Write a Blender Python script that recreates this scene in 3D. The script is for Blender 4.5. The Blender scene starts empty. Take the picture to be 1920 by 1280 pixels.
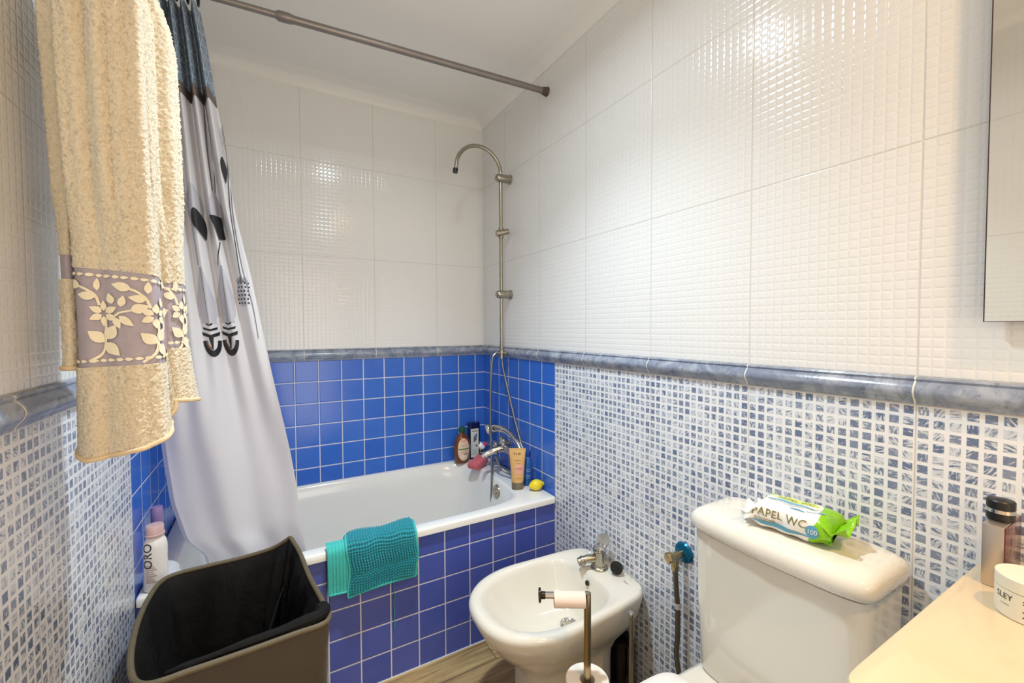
import bpy, bmesh, math, random
import numpy as np
from mathutils import Vector, Matrix, Euler
random.seed(7); rng = np.random.default_rng(7)
S = bpy.context.scene; COL = S.collection
PI = math.pi

# ------------------------------------------------------------------ camera, lights, exposure
camd = bpy.data.cameras.new('camera'); cam = bpy.data.objects.new('camera', camd); COL.objects.link(cam)
camd.sensor_width = 36.0; camd.lens = 796.0 / 1920 * 36.0; camd.clip_start = 0.02
F = Vector((0.49471, 0.86852, -0.03041)); R = Vector((0.86886, -0.49505, -0.00412)); U = Vector((0.01864, 0.02438, 0.99953))
cam.matrix_world = Matrix(((R.x, U.x, -F.x, 0), (R.y, U.y, -F.y, 0), (R.z, U.z, -F.z, 1.2791), (0, 0, 0, 1)))
S.camera = cam
S.view_settings.view_transform = 'Standard'; S.view_settings.look = 'None'
S.view_settings.gamma = 1.0; S.view_settings.use_curve_mapping = False
S.view_settings.exposure = 0.5
W = bpy.data.worlds.new('world'); S.world = W; W.use_nodes = True
W.node_tree.nodes['Background'].inputs[0].default_value = (0.9, 0.92, 1.0, 1); W.node_tree.nodes['Background'].inputs[1].default_value = 0.05

def downlight(name, loc, energy, color, spread, size):
    l = bpy.data.lights.new(name, 'AREA'); l.shape = 'DISK'; l.size = size; l.energy = energy; l.color = color; l.spread = math.radians(spread)
    o = bpy.data.objects.new(name, l); o.location = loc; COL.objects.link(o); return o
def beam(name, loc, energy, color, size_deg, rad):
    l = bpy.data.lights.new(name, 'SPOT'); l.energy = energy; l.color = color; l.spot_size = math.radians(size_deg); l.spot_blend = 1.0; l.shadow_soft_size = rad
    o = bpy.data.objects.new(name, l); o.location = loc; COL.objects.link(o); return o
# two ceiling downlights, each a soft wide glow plus its main beam
COOL, WARM = (0.76, 0.90, 1.0), (1.0, 0.60, 0.25)
downlight('cool_downlight', (0.39, 1.02, 2.462), 4.0, COOL, 160, 0.11)
beam('cool_beam', (0.39, 1.02, 2.455), 74, COOL, 110, 0.05)
downlight('warm_downlight', (0.70, -0.42, 2.462), 6.5, WARM, 165, 0.09)
beam('warm_beam', (0.70, -0.42, 2.455), 16, WARM, 116, 0.04)
# added soft fill light behind the camera; the front wall is closed
l = bpy.data.lights.new('front_fill', 'AREA'); l.shape = 'RECTANGLE'; l.size = 0.8; l.size_y = 2.0; l.energy = 12.5; l.color = (1.0, 0.91, 0.79)
o = bpy.data.objects.new('front_fill', l); o.location = (0.35, -1.48, 1.02); o.rotation_euler = (math.radians(90), 0, 0); COL.objects.link(o)

# ------------------------------------------------------------------ constants of the room
XL, XR, YB, YF, ZC = -0.344, 1.098, 2.266, -1.5, 2.47
ZT, ZB = 1.1818, 1.1288            # dado trim top and bottom
YT = 1.541                        # tiled front of the bath
# ------------------------------------------------------------------ node helpers
def lin(c):
    c = c / 255.0
    return c / 12.92 if c <= 0.04045 else ((c + 0.055) / 1.055) ** 2.4
def rgb(r, g, b): return (lin(r), lin(g), lin(b), 1.0)
class NB:
    def __init__(s, name):
        s.m = bpy.data.materials.new(name); s.m.use_nodes = True; s.t = s.m.node_tree
        s.b = s.t.nodes['Principled BSDF']
    def n(s, typ, **kw):
        x = s.t.nodes.new(typ)
        for k, v in kw.items(): setattr(x, k, v)
        return x
    def set(s, sock, v):
        if isinstance(v, bpy.types.NodeSocket): s.t.links.new(v, sock)
        else: sock.default_value = v
    def m_(s, op, a, b=None, c=None, clamp=False):
        x = s.n('ShaderNodeMath', operation=op, use_clamp=clamp); s.set(x.inputs[0], a)
        if b is not None: s.set(x.inputs[1], b)
        if c is not None: s.set(x.inputs[2], c)
        return x.outputs[0]
    def step(s, v, a, b, lo=0.0, hi=1.0):
        x = s.n('ShaderNodeMapRange', interpolation_type='SMOOTHSTEP')
        s.set(x.inputs[0], v)
        for i, q in enumerate((a, b, lo, hi)): s.set(x.inputs[i + 1], q)
        return x.outputs[0]
    def mix(s, f, a, b):
        x = s.n('ShaderNodeMix', data_type='RGBA'); s.set(x.inputs[0], f); s.set(x.inputs[6], a); s.set(x.inputs[7], b); return x.outputs[2]
    def pos(s):
        x = s.n('ShaderNodeNewGeometry'); y = s.n('ShaderNodeSeparateXYZ'); s.t.links.new(x.outputs['Position'], y.inputs[0]); return y.outputs
    def obj(s): return s.n('ShaderNodeTexCoord').outputs['Object']
    def xyz(s, x, y, z):
        c = s.n('ShaderNodeCombineXYZ')
        for i, q in enumerate((x, y, z)): s.set(c.inputs[i], q)
        return c.outputs[0]
    def noise(s, vec, scale, detail=2.0, rough=0.5, dist=0.0):
        x = s.n('ShaderNodeTexNoise'); s.set(x.inputs['Vector'], vec); x.inputs['Scale'].default_value = scale
        x.inputs['Detail'].default_value = detail; x.inputs['Roughness'].default_value = rough; x.inputs['Distortion'].default_value = dist
        return x.outputs[0]
    def white(s, vec):
        x = s.n('ShaderNodeTexWhiteNoise', noise_dimensions='3D'); s.set(x.inputs['Vector'], vec); return x.outputs[0]
    def bump(s, h, strength, dist):
        x = s.n('ShaderNodeBump'); s.set(x.inputs['Height'], h); x.inputs['Strength'].default_value = strength; x.inputs['Distance'].default_value = dist
        s.t.links.new(x.outputs[0], s.b.inputs['Normal'])
    def p(s, **kw):
        for k, v in kw.items(): s.set(s.b.inputs[k], v)
        return s.m
def mat(name, col, rough=0.4, metal=0.0, **kw):
    b = NB(name); return b.p(**{'Base Color': col, 'Roughness': rough, 'Metallic': metal}, **kw)
def matn(name, c1, c2, scale=30, rough=0.5, bump=0.0, bs=None, metal=0.0, **kw):
    b = NB(name); v = b.obj(); n = b.noise(v, scale, 3)
    b.p(**{'Base Color': b.mix(n, c1, c2), 'Roughness': rough, 'Metallic': metal}, **kw)
    if bump: b.bump(b.noise(v, bs or scale, 3), 1.0, bump)
    return b.m

# ------------------------------------------------------------------ tile materials (a: along the wall, z: up)
TW, TH = 0.335, 0.4545
def white_tile(axis, a0):
    b = NB('white_embossed_tile_' + axis); P = b.pos(); a = b.m_('SUBTRACT', P[axis.upper()], a0 - 20 * TW); z = b.m_('SUBTRACT', P['Z'], ZT - 20 * TH)
    cw, ch = TW / 17, TH / 24
    da = b.m_('PINGPONG', a, cw / 2); dz = b.m_('PINGPONG', z, ch / 2)
    h = b.m_('MULTIPLY', b.step(da, 0.0, 0.0042), b.step(dz, 0.0, 0.0042))
    dome = b.m_('MULTIPLY', b.m_('MULTIPLY', da, dz), 2600.0)
    ja = b.m_('PINGPONG', a, TW / 2); jz = b.m_('PINGPONG', z, TH / 2)
    j = b.m_('MULTIPLY', b.step(ja, 0.0008, 0.0024), b.step(jz, 0.0008, 0.0024))
    hh = b.m_('ADD', b.m_('ADD', h, dome), b.m_('MULTIPLY', j, 0.9))
    tid = b.xyz(b.m_('FLOOR', b.m_('DIVIDE', a, cw)), b.m_('FLOOR', b.m_('DIVIDE', z, ch)), 1.0)
    hh = b.m_('ADD', hh, b.m_('MULTIPLY', b.m_('MULTIPLY', b.m_('SUBTRACT', b.white(tid), 0.5), da), 30.0))
    b.p(**{'Base Color': b.mix(j, rgb(222, 220, 214), rgb(236, 236, 234)), 'Roughness': 0.13, 'Specular IOR Level': 0.5})
    b.bump(hh, 1.0, 0.00042); return b.m
def mosaic_tile(axis, a0):
    b = NB('printed_mosaic_tile_' + axis); P = b.pos(); a = b.m_('SUBTRACT', P[axis.upper()], a0 - 20 * TW); z = b.m_('SUBTRACT', P['Z'], 1.127 - 20 * 0.454)
    cw, ch = TW / 15, 0.454 / 20
    da = b.m_('PINGPONG', a, cw / 2); dz = b.m_('PINGPONG', z, ch / 2)
    cell = b.m_('MULTIPLY', b.step(da, 0.0028, 0.0042), b.step(dz, 0.0028, 0.0042))
    ia = b.m_('FLOOR', b.m_('DIVIDE', a, cw)); iz = b.m_('FLOOR', b.m_('DIVIDE', z, ch))
    r1 = b.white(b.xyz(ia, iz, 3.0)); r2 = b.white(b.xyz(ia, iz, 7.0)); r3 = b.white(b.xyz(ia, iz, 11.0))
    vr = b.n('ShaderNodeVectorRotate', rotation_type='Z_AXIS')
    b.set(vr.inputs['Vector'], b.xyz(a, z, 0.0)); b.set(vr.inputs['Angle'], b.m_('MULTIPLY', b.m_('ROUND', b.m_('MULTIPLY', r1, 5.0)), 0.62))
    sc = b.n('ShaderNodeVectorMath', operation='MULTIPLY'); b.t.links.new(vr.outputs[0], sc.inputs[0]); sc.inputs[1].default_value = (330, 75, 1)
    ad = b.n('ShaderNodeVectorMath', operation='ADD'); b.t.links.new(sc.outputs[0], ad.inputs[0]); b.set(ad.inputs[1], b.xyz(b.m_('MULTIPLY', r2, 91.0), b.m_('MULTIPLY', r3, 57.0), b.m_('MULTIPLY', r1, 33.0)))
    st = b.noise(ad.outputs[0], 1.0, 2.0, 0.55)
    thr = b.m_('MULTIPLY_ADD', r2, 0.26, 0.34)
    paint = b.step(st, b.m_('SUBTRACT', thr, 0.1), b.m_('ADD', thr, 0.1))
    colr = b.mix(paint, rgb(220, 224, 230), b.mix(r3, rgb(102, 118, 150), rgb(140, 151, 172)))
    ja = b.m_('PINGPONG', a, TW / 2); jz = b.m_('PINGPONG', z, 0.227)
    j = b.m_('MULTIPLY', b.step(ja, 0.0006, 0.0018), b.step(jz, 0.0006, 0.0018))
    colr = b.mix(cell, rgb(240, 241, 243), colr)
    b.p(**{'Base Color': b.mix(j, rgb(214, 206, 190), colr), 'Roughness': 0.2})
    b.bump(b.m_('ADD', cell, j), 0.6, 0.0006); return b.m
def blue_tile(axis, a0, z0, pa, pz, c0=rgb(42, 98, 198), c1=rgb(66, 120, 214)):
    b = NB('blue_glazed_tile_' + axis + str(z0)); P = b.pos(); a = b.m_('SUBTRACT', P[axis.upper()], a0 - 40 * pa); z = b.m_('SUBTRACT', P['Z'], z0 - 40 * pz)
    da = b.m_('PINGPONG', a, pa / 2); dz = b.m_('PINGPONG', z, pz / 2)
    t = b.m_('MULTIPLY', b.step(da, 0.0016, 0.0028), b.step(dz, 0.0016, 0.0028))
    pil = b.m_('MULTIPLY', b.step(da, 0.001, 0.006), b.step(dz, 0.001, 0.006))
    tid = b.xyz(b.m_('FLOOR', b.m_('DIVIDE', a, pa)), b.m_('FLOOR', b.m_('DIVIDE', z, pz)), 2.0)
    r = b.white(tid); n = b.noise(b.xyz(P['X'], P['Y'], P['Z']), 14, 2)
    c = b.mix(b.m_('ADD', b.m_('MULTIPLY', r, 0.5), b.m_('MULTIPLY', n, 0.5)), c0, c1)
    b.p(**{'Base Color': b.mix(t, rgb(214, 214, 224), c), 'Roughness': b.m_('MULTIPLY_ADD', t, -0.32, 0.5), 'Specular IOR Level': 0.5})
    b.bump(b.m_('ADD', pil, b.m_('MULTIPLY', n, 0.25)), 0.8, 0.0009); return b.m
# ------------------------------------------------------------------ mesh helpers
def newobj(name, verts, faces, mats, parent=None, mi=None, smooth=True, sharp=35):
    me = bpy.data.meshes.new(name); me.from_pydata([tuple(v) for v in verts], [], [tuple(f) for f in faces])
    for m in (mats if isinstance(mats, (list, tuple)) else [mats]): me.materials.append(m)
    if mi is not None: me.polygons.foreach_set('material_index', list(mi))
    bm = bmesh.new(); bm.from_mesh(me); bmesh.ops.recalc_face_normals(bm, faces=bm.faces); bm.to_mesh(me); bm.free()
    if smooth:
        me.polygons.foreach_set('use_smooth', [True] * len(me.polygons)); me.set_sharp_from_angle(angle=math.radians(sharp))
    o = bpy.data.objects.new(name, me); COL.objects.link(o)
    if parent:
        o.parent = parent; o.matrix_parent_inverse = parent.matrix_world.inverted()
    return o
class G:
    """gathers shapes into ONE mesh"""
    def __init__(s): s.v = []; s.f = []; s.mi = []
    def add(s, v, f, mi=0):
        k = len(s.v); s.v += [tuple(q) for q in v]; s.f += [tuple(i + k for i in q) for q in f]
        s.mi += (list(mi) if isinstance(mi, (list, tuple)) else [mi] * len(f)); return s
    def make(s, name, mats, parent=None, **kw): return newobj(name, s.v, s.f, mats, parent, mi=s.mi, **kw)
def box(x0, x1, y0, y1, z0, z1, bev=0.0, seg=2):
    bm = bmesh.new(); bmesh.ops.create_cube(bm, size=1)
    for v in bm.verts: v.co = Vector((x0 + (v.co.x + .5) * (x1 - x0), y0 + (v.co.y + .5) * (y1 - y0), z0 + (v.co.z + .5) * (z1 - z0)))
    if bev: bmesh.ops.bevel(bm, geom=list(bm.edges), offset=bev, segments=seg, affect='EDGES', profile=0.5)
    bm.verts.index_update(); r = ([v.co.copy() for v in bm.verts], [[v.index for v in f.verts] for f in bm.faces]); bm.free(); return r
def loft(rings, closed=True, cap0=False, cap1=False):
    n = len(rings[0]); v = [p for r in rings for p in r]; f = []
    for i in range(len(rings) - 1):
        for j in range(n if closed else n - 1):
            k = (j + 1) % n; f.append((i * n + j, i * n + k, (i + 1) * n + k, (i + 1) * n + j))
    if cap0: f.append(tuple(range(n - 1, -1, -1)))
    if cap1: f.append(tuple((len(rings) - 1) * n + j for j in range(n)))
    return v, f
def cr(pts, per=8, closed=False):
    """Catmull-Rom through points"""
    P = [np.array(p, float) for p in pts]; n = len(P); out = []
    for i in range(n if closed else n - 1):
        if closed: a, b, c, d = P[(i - 1) % n], P[i], P[(i + 1) % n], P[(i + 2) % n]
        else: a, b, c, d = P[max(i - 1, 0)], P[i], P[i + 1], P[min(i + 2, n - 1)]
        for k in range(per):
            t = k / per; out.append(0.5 * (2 * b + (c - a) * t + (2 * a - 5 * b + 4 * c - d) * t * t + (3 * b - a - 3 * c + d) * t ** 3))
    if not closed: out.append(P[-1])
    return out
def tube(path, r, n=12, caps=True):
    P = [Vector(p) for p in path]; R_ = r if isinstance(r, (list, tuple)) else [r] * len(P); rings = []; N = None
    for i, p in enumerate(P):
        t = (P[min(i + 1, len(P) - 1)] - P[max(i - 1, 0)]).normalized()
        if N is None: N = t.cross(Vector((0.31, 0.17, 0.93))); N = N if N.length > 1e-3 else t.cross(Vector((1, 0, 0)))
        N = (N - t * N.dot(t)).normalized(); B = t.cross(N)
        rings.append([p + (N * math.cos(2 * PI * k / n) + B * math.sin(2 * PI * k / n)) * R_[i] for k in range(n)])
    return loft(rings, True, caps, caps)
def lathe(prof, base, axis=(0, 0, 1), n=24, sx=1.0, sy=1.0, rot=0.0):
    """prof: (radius, height) list along axis from base"""
    q = Vector((0, 0, 1)).rotation_difference(Vector(axis).normalized()); b = Vector(base); rings = []
    for r, h in prof:
        rings.append([b + q @ (Matrix.Rotation(rot, 3, 'Z') @ Vector((r * sx * math.cos(2 * PI * k / n), r * sy * math.sin(2 * PI * k / n), h))) for k in range(n)])
    return loft(rings, True, True, True)
def sel(cx, cy, a, b, z, n=4.0, N=64, nr=None):
    """superellipse ring; nr: other exponent for the +x half"""
    out = []
    for k in range(N):
        t = 2 * PI * k / N; c, s_ = math.cos(t), math.sin(t); e = 2 / (nr if (nr and c > 0) else n)
        out.append((cx + a * math.copysign(abs(c) ** e, c), cy + b * math.copysign(abs(s_) ** e, s_), z))
    return out
def ell(cx, cy, a, b, ang=0.0, n=20, rings=3):
    """flat ellipse as verts2d, faces"""
    v = [(cx, cy)]; f = []; ca, sa = math.cos(ang), math.sin(ang)
    for r in range(1, rings + 1):
        for k in range(n):
            x, y = a * r / rings * math.cos(2 * PI * k / n), b * r / rings * math.sin(2 * PI * k / n); v.append((cx + x * ca - y * sa, cy + x * sa + y * ca))
    for k in range(n):
        f.append((0, 1 + k, 1 + (k + 1) % n))
        for r in range(rings - 1):
            a0 = 1 + r * n; f.append((a0 + k, a0 + n + k, a0 + n + (k + 1) % n, a0 + (k + 1) % n))
    return v, f
def leaf(cx, cy, L, w, ang, n=8):
    """pointed leaf from base (cx,cy) along ang"""
    v = []; f = []; ca, sa = math.cos(ang), math.sin(ang)
    for i in range(n + 1):
        t = i / n; h = w * 0.5 * math.sin(PI * t ** 0.8) + 0.0003
        for s_ in (-1, 0, 1): x, y = L * t, h * s_; v.append((cx + x * ca - y * sa, cy + x * sa + y * ca))
    for i in range(n):
        for s_ in (0, 1): f.append((i * 3 + s_, (i + 1) * 3 + s_, (i + 1) * 3 + s_ + 1, i * 3 + s_ + 1))
    return v, f
def grid2(x0, x1, y0, y1, nx, ny):
    v = [(x0 + (x1 - x0) * i / nx, y0 + (y1 - y0) * j / ny) for i in range(nx + 1) for j in range(ny + 1)]; m = ny + 1
    return v, [(i * m + j, (i + 1) * m + j, (i + 1) * m + j + 1, i * m + j + 1) for i in range(nx) for j in range(ny)]
def strip2(pts, w):
    """ribbon along a 2D polyline"""
    v = []; f = []
    for i, p in enumerate(pts):
        a = np.array(pts[max(i - 1, 0)], float); b = np.array(pts[min(i + 1, len(pts) - 1)], float); d = b - a; d /= (np.hypot(*d) + 1e-9); nn = np.array((-d[1], d[0])) * w / 2
        v += [tuple(np.array(p) + nn), tuple(np.array(p) - nn)]
        if i: f.append((2 * i - 2, 2 * i, 2 * i + 1, 2 * i - 1))
    return v, f
def text2(s, size, extrude=0.0, align='CENTER'):
    cu = bpy.data.curves.new('txt', 'FONT'); cu.body = s; cu.size = size; cu.align_x = align; cu.align_y = 'CENTER'; cu.resolution_u = 3
    o = bpy.data.objects.new('txt', cu); COL.objects.link(o); dg = bpy.context.evaluated_depsgraph_get()
    me = bpy.data.meshes.new_from_object(o.evaluated_get(dg)); v = [(q.co.x, q.co.y) for q in me.vertices]; f = [tuple(p.vertices) for p in me.polygons]
    bpy.data.objects.remove(o); bpy.data.meshes.remove(me); bpy.data.curves.remove(cu); return v, f
def mapped(vf, fn): return [fn(x, y) for x, y in vf[0]], vf[1]
def moved(vf, dx=0, dy=0, sx=1, sy=1, ang=0):
    ca, sa = math.cos(ang), math.sin(ang)
    return [(dx + (x * sx) * ca - (y * sy) * sa, dy + (x * sx) * sa + (y * sy) * ca) for x, y in vf[0]], vf[1]
def thing(name, label, cat, loc=(0, 0, 0), group=None):
    o = bpy.data.objects.new(name, None); o.location = loc; o.empty_display_size = 0.05; COL.objects.link(o); bpy.context.view_layer.update()
    return tag(o, label, cat, group)
def tag(o, label, cat=None, group=None):
    o['label'] = label
    if cat: o['category'] = cat
    if group: o['group'] = group
    return o
def struct(o): o['kind'] = 'structure'; return o

# ------------------------------------------------------------------ shared materials
CHROME = matn('chrome', rgb(196, 192, 186), rgb(214, 212, 208), 60, 0.14, metal=1.0)
CHROME_W = matn('worn_chrome', rgb(150, 142, 122), rgb(186, 182, 170), 25, 0.26, metal=1.0)
HOSE = matn('braided_steel', rgb(128, 126, 120), rgb(176, 174, 168), 300, 0.3, bump=0.0004, bs=500, metal=1.0)
PORC = matn('white_porcelain', rgb(228, 222, 208), rgb(232, 227, 214), 6, 0.09, **{'Coat Weight': 0.3})
ACRY = matn('white_bath_acrylic', rgb(232, 231, 226), rgb(238, 237, 232), 5, 0.14)
BLACKP = mat('black_plastic', rgb(22, 21, 21), 0.3)
GLOSSW = matn('white_gloss', rgb(238, 234, 226), rgb(242, 238, 230), 4, 0.16)
# ------------------------------------------------------------------ the room
def wall(name, pts, mats, zones):
    """zones: quads in the wall plane; last quads give the wall its thickness"""
    g = G()
    for q, mi in zones: g.add(q, [(0, 1, 2, 3)], mi)
    return struct(g.make(name, mats, smooth=False))
JY = 0.3275; JX = 0.14
wt_y, mo_y = white_tile('y', JY), mosaic_tile('y', JY); wt_x = white_tile('x', JX)
bl_y = blue_tile('y', YT, ZB, 0.1065, 0.1048); bl_x = blue_tile('x', 0.0975, ZB, 0.1048, 0.1048)
bl_t_warm = blue_tile('x', 0.993, 0.0, 0.1048, 0.105, rgb(64, 86, 176), rgb(88, 100, 186))  # violet tint of warm light put into the bath front's blue glaze
T_ = 0.12
def qx(X, y0, y1, z0, z1): return [(X, y0, z0), (X, y1, z0), (X, y1, z1), (X, y0, z1)]
def qy(Y, x0, x1, z0, z1): return [(x0, Y, z0), (x1, Y, z0), (x1, Y, z1), (x0, Y, z1)]
zs = lambda X: [(qx(X, YF, YB, ZB, ZC), 0), (qx(X, YF, YT, 0, ZB), 1), (qx(X, YT, YB, 0, ZB), 2)]
def thick(X, s): 
    v, f = box(min(X, X + s * T_), max(X, X + s * T_), YF, YB, -0.05, ZC + 0.05); return v, [q for q in f if not all(abs(v[i][0] - X) < 1e-6 for i in q)]
for nm, X, s in (('wall_right', XR, 1), ('wall_left', XL, -1)):
    g = G()
    for q, mi in zs(X): g.add(q, [(0, 1, 2, 3)], mi)
    g.add(*thick(X, s), 0); struct(g.make(nm, [wt_y, mo_y, bl_y], smooth=False))
g = G(); g.add(qy(YB, XL, XR, ZB, ZC), [(0, 1, 2, 3)], 0); g.add(qy(YB, XL, XR, 0, ZB), [(0, 1, 2, 3)], 1)
v, f = box(XL, XR, YB, YB + T_, -0.05, ZC + 0.05); g.add(v, [q for q in f if not all(abs(v[i][1] - YB) < 1e-6 for i in q)], 0)
struct(g.make('wall_back', [wt_x, bl_x], smooth=False))
g = G(); g.add(*box(XL, XR, YF - T_, YF, -0.05, ZC + 0.05)); struct(g.make('wall_front', [wt_x], smooth=False))
CEIL = matn('ceiling_paint', rgb(244, 242, 237), rgb(247, 245, 240), 3, 0.6)
g = G(); g.add(*box(XL, XR, YF, YB, ZC, ZC + 0.06)); struct(g.make('ceiling', CEIL, smooth=False))
# plaster cornice: profile swept along the walls (distance from wall, height)
prof = [(0.0, ZC - 0.047)] + [(0.004 + 0.088 * (1 - math.cos(a)), ZC - 0.047 + 0.045 * math.sin(a) + 0.0012 * math.sin(9 * a)) for a in np.linspace(0.05, PI / 2, 14)] + [(0.1, ZC + 0.002), (0.0, ZC + 0.002)]
def sweep(name, fn, L0, L1, m):
    v, f = loft([[fn(d, h, L0(d)) for d, h in prof], [fn(d, h, L1(d)) for d, h in prof]], True, True, True); return struct(newobj(name, v, f, m, sharp=50))
sweep('trim_4', lambda d, h, t: (XR - d, t, h), lambda d: YF, lambda d: YB - d, CEIL)
sweep('trim_5', lambda d, h, t: (t, YB - d, h), lambda d: XL + d, lambda d: XR - d, CEIL)
sweep('trim_6', lambda d, h, t: (XL + d, t, h), lambda d: YF, lambda d: YB - d, CEIL)
# wood floor
b = NB('wood_plank_floor'); P = b.pos()
pid = b.m_('FLOOR', b.m_('DIVIDE', P['Y'], 0.13)); xo = b.m_('ADD', P['X'], b.m_('MULTIPLY', pid, 0.41)); xid = b.m_('FLOOR', b.m_('DIVIDE', xo, 0.75))
gr = b.noise(b.xyz(b.m_('MULTIPLY', xo, 2.2), b.m_('MULTIPLY', P['Y'], 26.0), b.m_('MULTIPLY', b.m_('ADD', pid, xid), 7.0)), 1.0, 5, 0.62, 0.9)
j = b.m_('MULTIPLY', b.step(b.m_('PINGPONG', P['Y'], 0.065), 0.0005, 0.002), b.step(b.m_('PINGPONG', xo, 0.375), 0.0005, 0.002))
c = b.mix(b.step(gr, 0.3, 0.7), rgb(118, 88, 50), rgb(206, 174, 120)); c = b.mix(b.m_('MULTIPLY', b.white(b.xyz(pid, xid, 1)), 0.35), c, rgb(160, 132, 92))
b.p(**{'Base Color': b.mix(j, rgb(90, 72, 50), c), 'Roughness': 0.35}); b.bump(b.m_('ADD', j, b.m_('MULTIPLY', gr, 0.3)), 0.5, 0.0008); FLOORM = b.m
g = G(); g.add(*box(XL, XR, YF, YB, -0.06, 0.0)); struct(g.make('floor', FLOORM, smooth=False))
# dado trim: moulded slate-blue ceramic pieces
b = NB('slate_blue_trim'); v = b.obj(); n1 = b.noise(v, 14, 5, 0.65, 1.2); n2 = b.noise(v, 60, 3)
c = b.mix(b.step(n1, 0.35, 0.7), rgb(122, 133, 154), rgb(170, 177, 190)); c = b.mix(b.m_('MULTIPLY', b.step(n2, 0.58, 0.7), 0.5), c, rgb(86, 95, 114))
b.p(**{'Base Color': c, 'Roughness': 0.18}); b.bump(n2, 0.5, 0.0008); TRIM = b.m
GROUT = matn('white_grout', rgb(224, 220, 210), rgb(232, 228, 218), 40, 0.7)
tprof = [(0.0, ZB), (0.006, ZB), (0.0075, ZB + 0.005), (0.010, ZB + 0.008)] + [(0.010 + 0.009 * math.sin(PI * k / 10), ZB + 0.008 + 0.034 * k / 10) for k in range(1, 10)] + [(0.010, ZT - 0.011), (0.0065, ZT - 0.008), (0.009, ZT - 0.004), (0.006, ZT), (0.0, ZT)]
def trim(name, fn, joints, lo, hi):
    g = G(); cuts = sorted([j for j in joints if lo < j < hi]); e = [lo] + cuts + [hi]
    for i in range(len(e) - 1):
        a, c = e[i] + (0.0013 if i else 0), e[i + 1] - (0.0013 if i < len(e) - 2 else 0)
        g.add(*loft([[fn(d, z, t) for d, z in tprof] for t in (a, c)], True, True, True), 0)
    for t in cuts: g.add(*loft([[fn(d * 1.01 + 0.0004, z, q) for d, z in tprof] for q in (t - 0.0014, t + 0.0014)], True, True, True), 1)
    return struct(g.make(name, [TRIM, GROUT], sharp=30))
trim('trim_1', lambda d, z, t: (XR - d, t, z), [JY + TW * k for k in range(-6, 8)], YF, YB - 0.012)
trim('trim_2', lambda d, z, t: (t, YB - d, z), [JX + TW * k for k in range(-2, 4)], XL + 0.012, XR - 0.012)
trim('trim_3', lambda d, z, t: (XL + d, t, z), [0.926 + TW * k for k in range(-8, 5)], YF, YB - 0.012)
# tiled front of the bath
g = G(); g.add(*box(XL, XR, YT, YT + 0.04, 0, 0.502)); struct(g.make('wall_tub', bl_t_warm, smooth=False))
g = G(); g.add(*box(XL, XR, YT - 0.004, YT, 0, 0.004)); struct(g.make('trim_7', GROUT, smooth=False))

# ------------------------------------------------------------------ bathtub
tub = thing('bathtub', 'white bathtub built in behind the blue tiled front', 'bathtub', (0.38, 1.9, 0.0))
cx, cy = (XL + XR) / 2, (1.527 + YB) / 2; A, B = (XR - XL) / 2 - 0.002, (YB - 1.527) / 2 - 0.001
bx, by = 0.345, 1.909
rings = [sel(cx, cy, A, B, 0.503, 80, 128), sel(cx, cy, A, B, 0.522, 80, 128), sel(cx, cy, A - 0.003, B - 0.003, 0.528, 80, 128), sel(cx, cy, A - 0.009, B - 0.009, 0.53, 70, 128),
         sel(bx, by, 0.640, 0.336, 0.530, 7, 128), sel(bx, by, 0.630, 0.327, 0.528, 6.5, 128), sel(bx, by, 0.622, 0.320, 0.520, 6, 128),
         sel(bx, by, 0.610, 0.312, 0.45, 5.5, 128), sel(bx - 0.01, by, 0.575, 0.295, 0.28, 5, 128), sel(bx - 0.01, by, 0.54, 0.275, 0.19, 4.5, 128), sel(bx - 0.01, by, 0.50, 0.24, 0.155, 4, 128), sel(bx - 0.01, by, 0.40, 0.18, 0.145, 3, 128), sel(bx - 0.01, by, 0.1, 0.05, 0.142, 2, 128)]
v, f = loft(rings, True, False, True); newobj('shell', v, f, ACRY, tub, sharp=50)
ov = newobj('overflow_cover', *lathe([(0.0335, 0), (0.034, 0.006), (0.031, 0.011), (0.022, 0.014), (0.012, 0.0125), (0.011, 0.016), (0.008, 0.017), (0.001, 0.017)], (0.964, 1.842, 0.474), (-1, 0, 0.12), 28), CHROME_W, tub); ov['label'] = 'round chrome overflow cover'
newobj('drain', *lathe([(0.034, 0), (0.034, 0.003), (0.026, 0.004), (0.02, 0.002), (0.001, 0.001)], (0.72, 1.9, 0.1455), (0, 0, 1), 24), CHROME, tub)

# ------------------------------------------------------------------ shower column
RX, RY = 1.045, 1.945
sc_ = thing('shower_column', 'chrome shower riser pipe with hooked top on the corner wall', 'shower', (RX, RY, 1.15))
path = [(RX, RY, 1.165 + 0.09 * k) for k in range(10)] + [(RX, RY, 2.066)]
cxa, rr = (RX + 0.80) / 2, (RX - 0.80) / 2
path += [(cxa + rr * math.cos(t), RY, 2.066 + rr * math.sin(t)) for t in np.linspace(0.12, PI * 0.985, 26)] + [(0.799, RY, 2.052)]
path[-2:] = [(0.8, RY, 2.068), (0.7965, RY, 2.05)]
newobj('riser_pipe', *tube(path, 0.0095, 16), CHROME_W, sc_)
o = newobj('nozzle_tip', *tube([(0.7972, RY, 2.056), (0.794, RY, 2.036)], 0.0125, 16), BLACKP, sc_); o['label'] = 'black nozzle tip'
for z in (2.05, 1.456):
    newobj('wall_bracket', *lathe([(0.004, -0.032), (0.0125, -0.030), (0.019, -0.023), (0.021, -0.012), (0.021, 0.035), (0.020, 0.042), (0.0245, 0.046), (0.0245, 0.0525)], (RX, RY - 0.003, z), (1, -0.06, 0), 24), CHROME_W, sc_)
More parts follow.
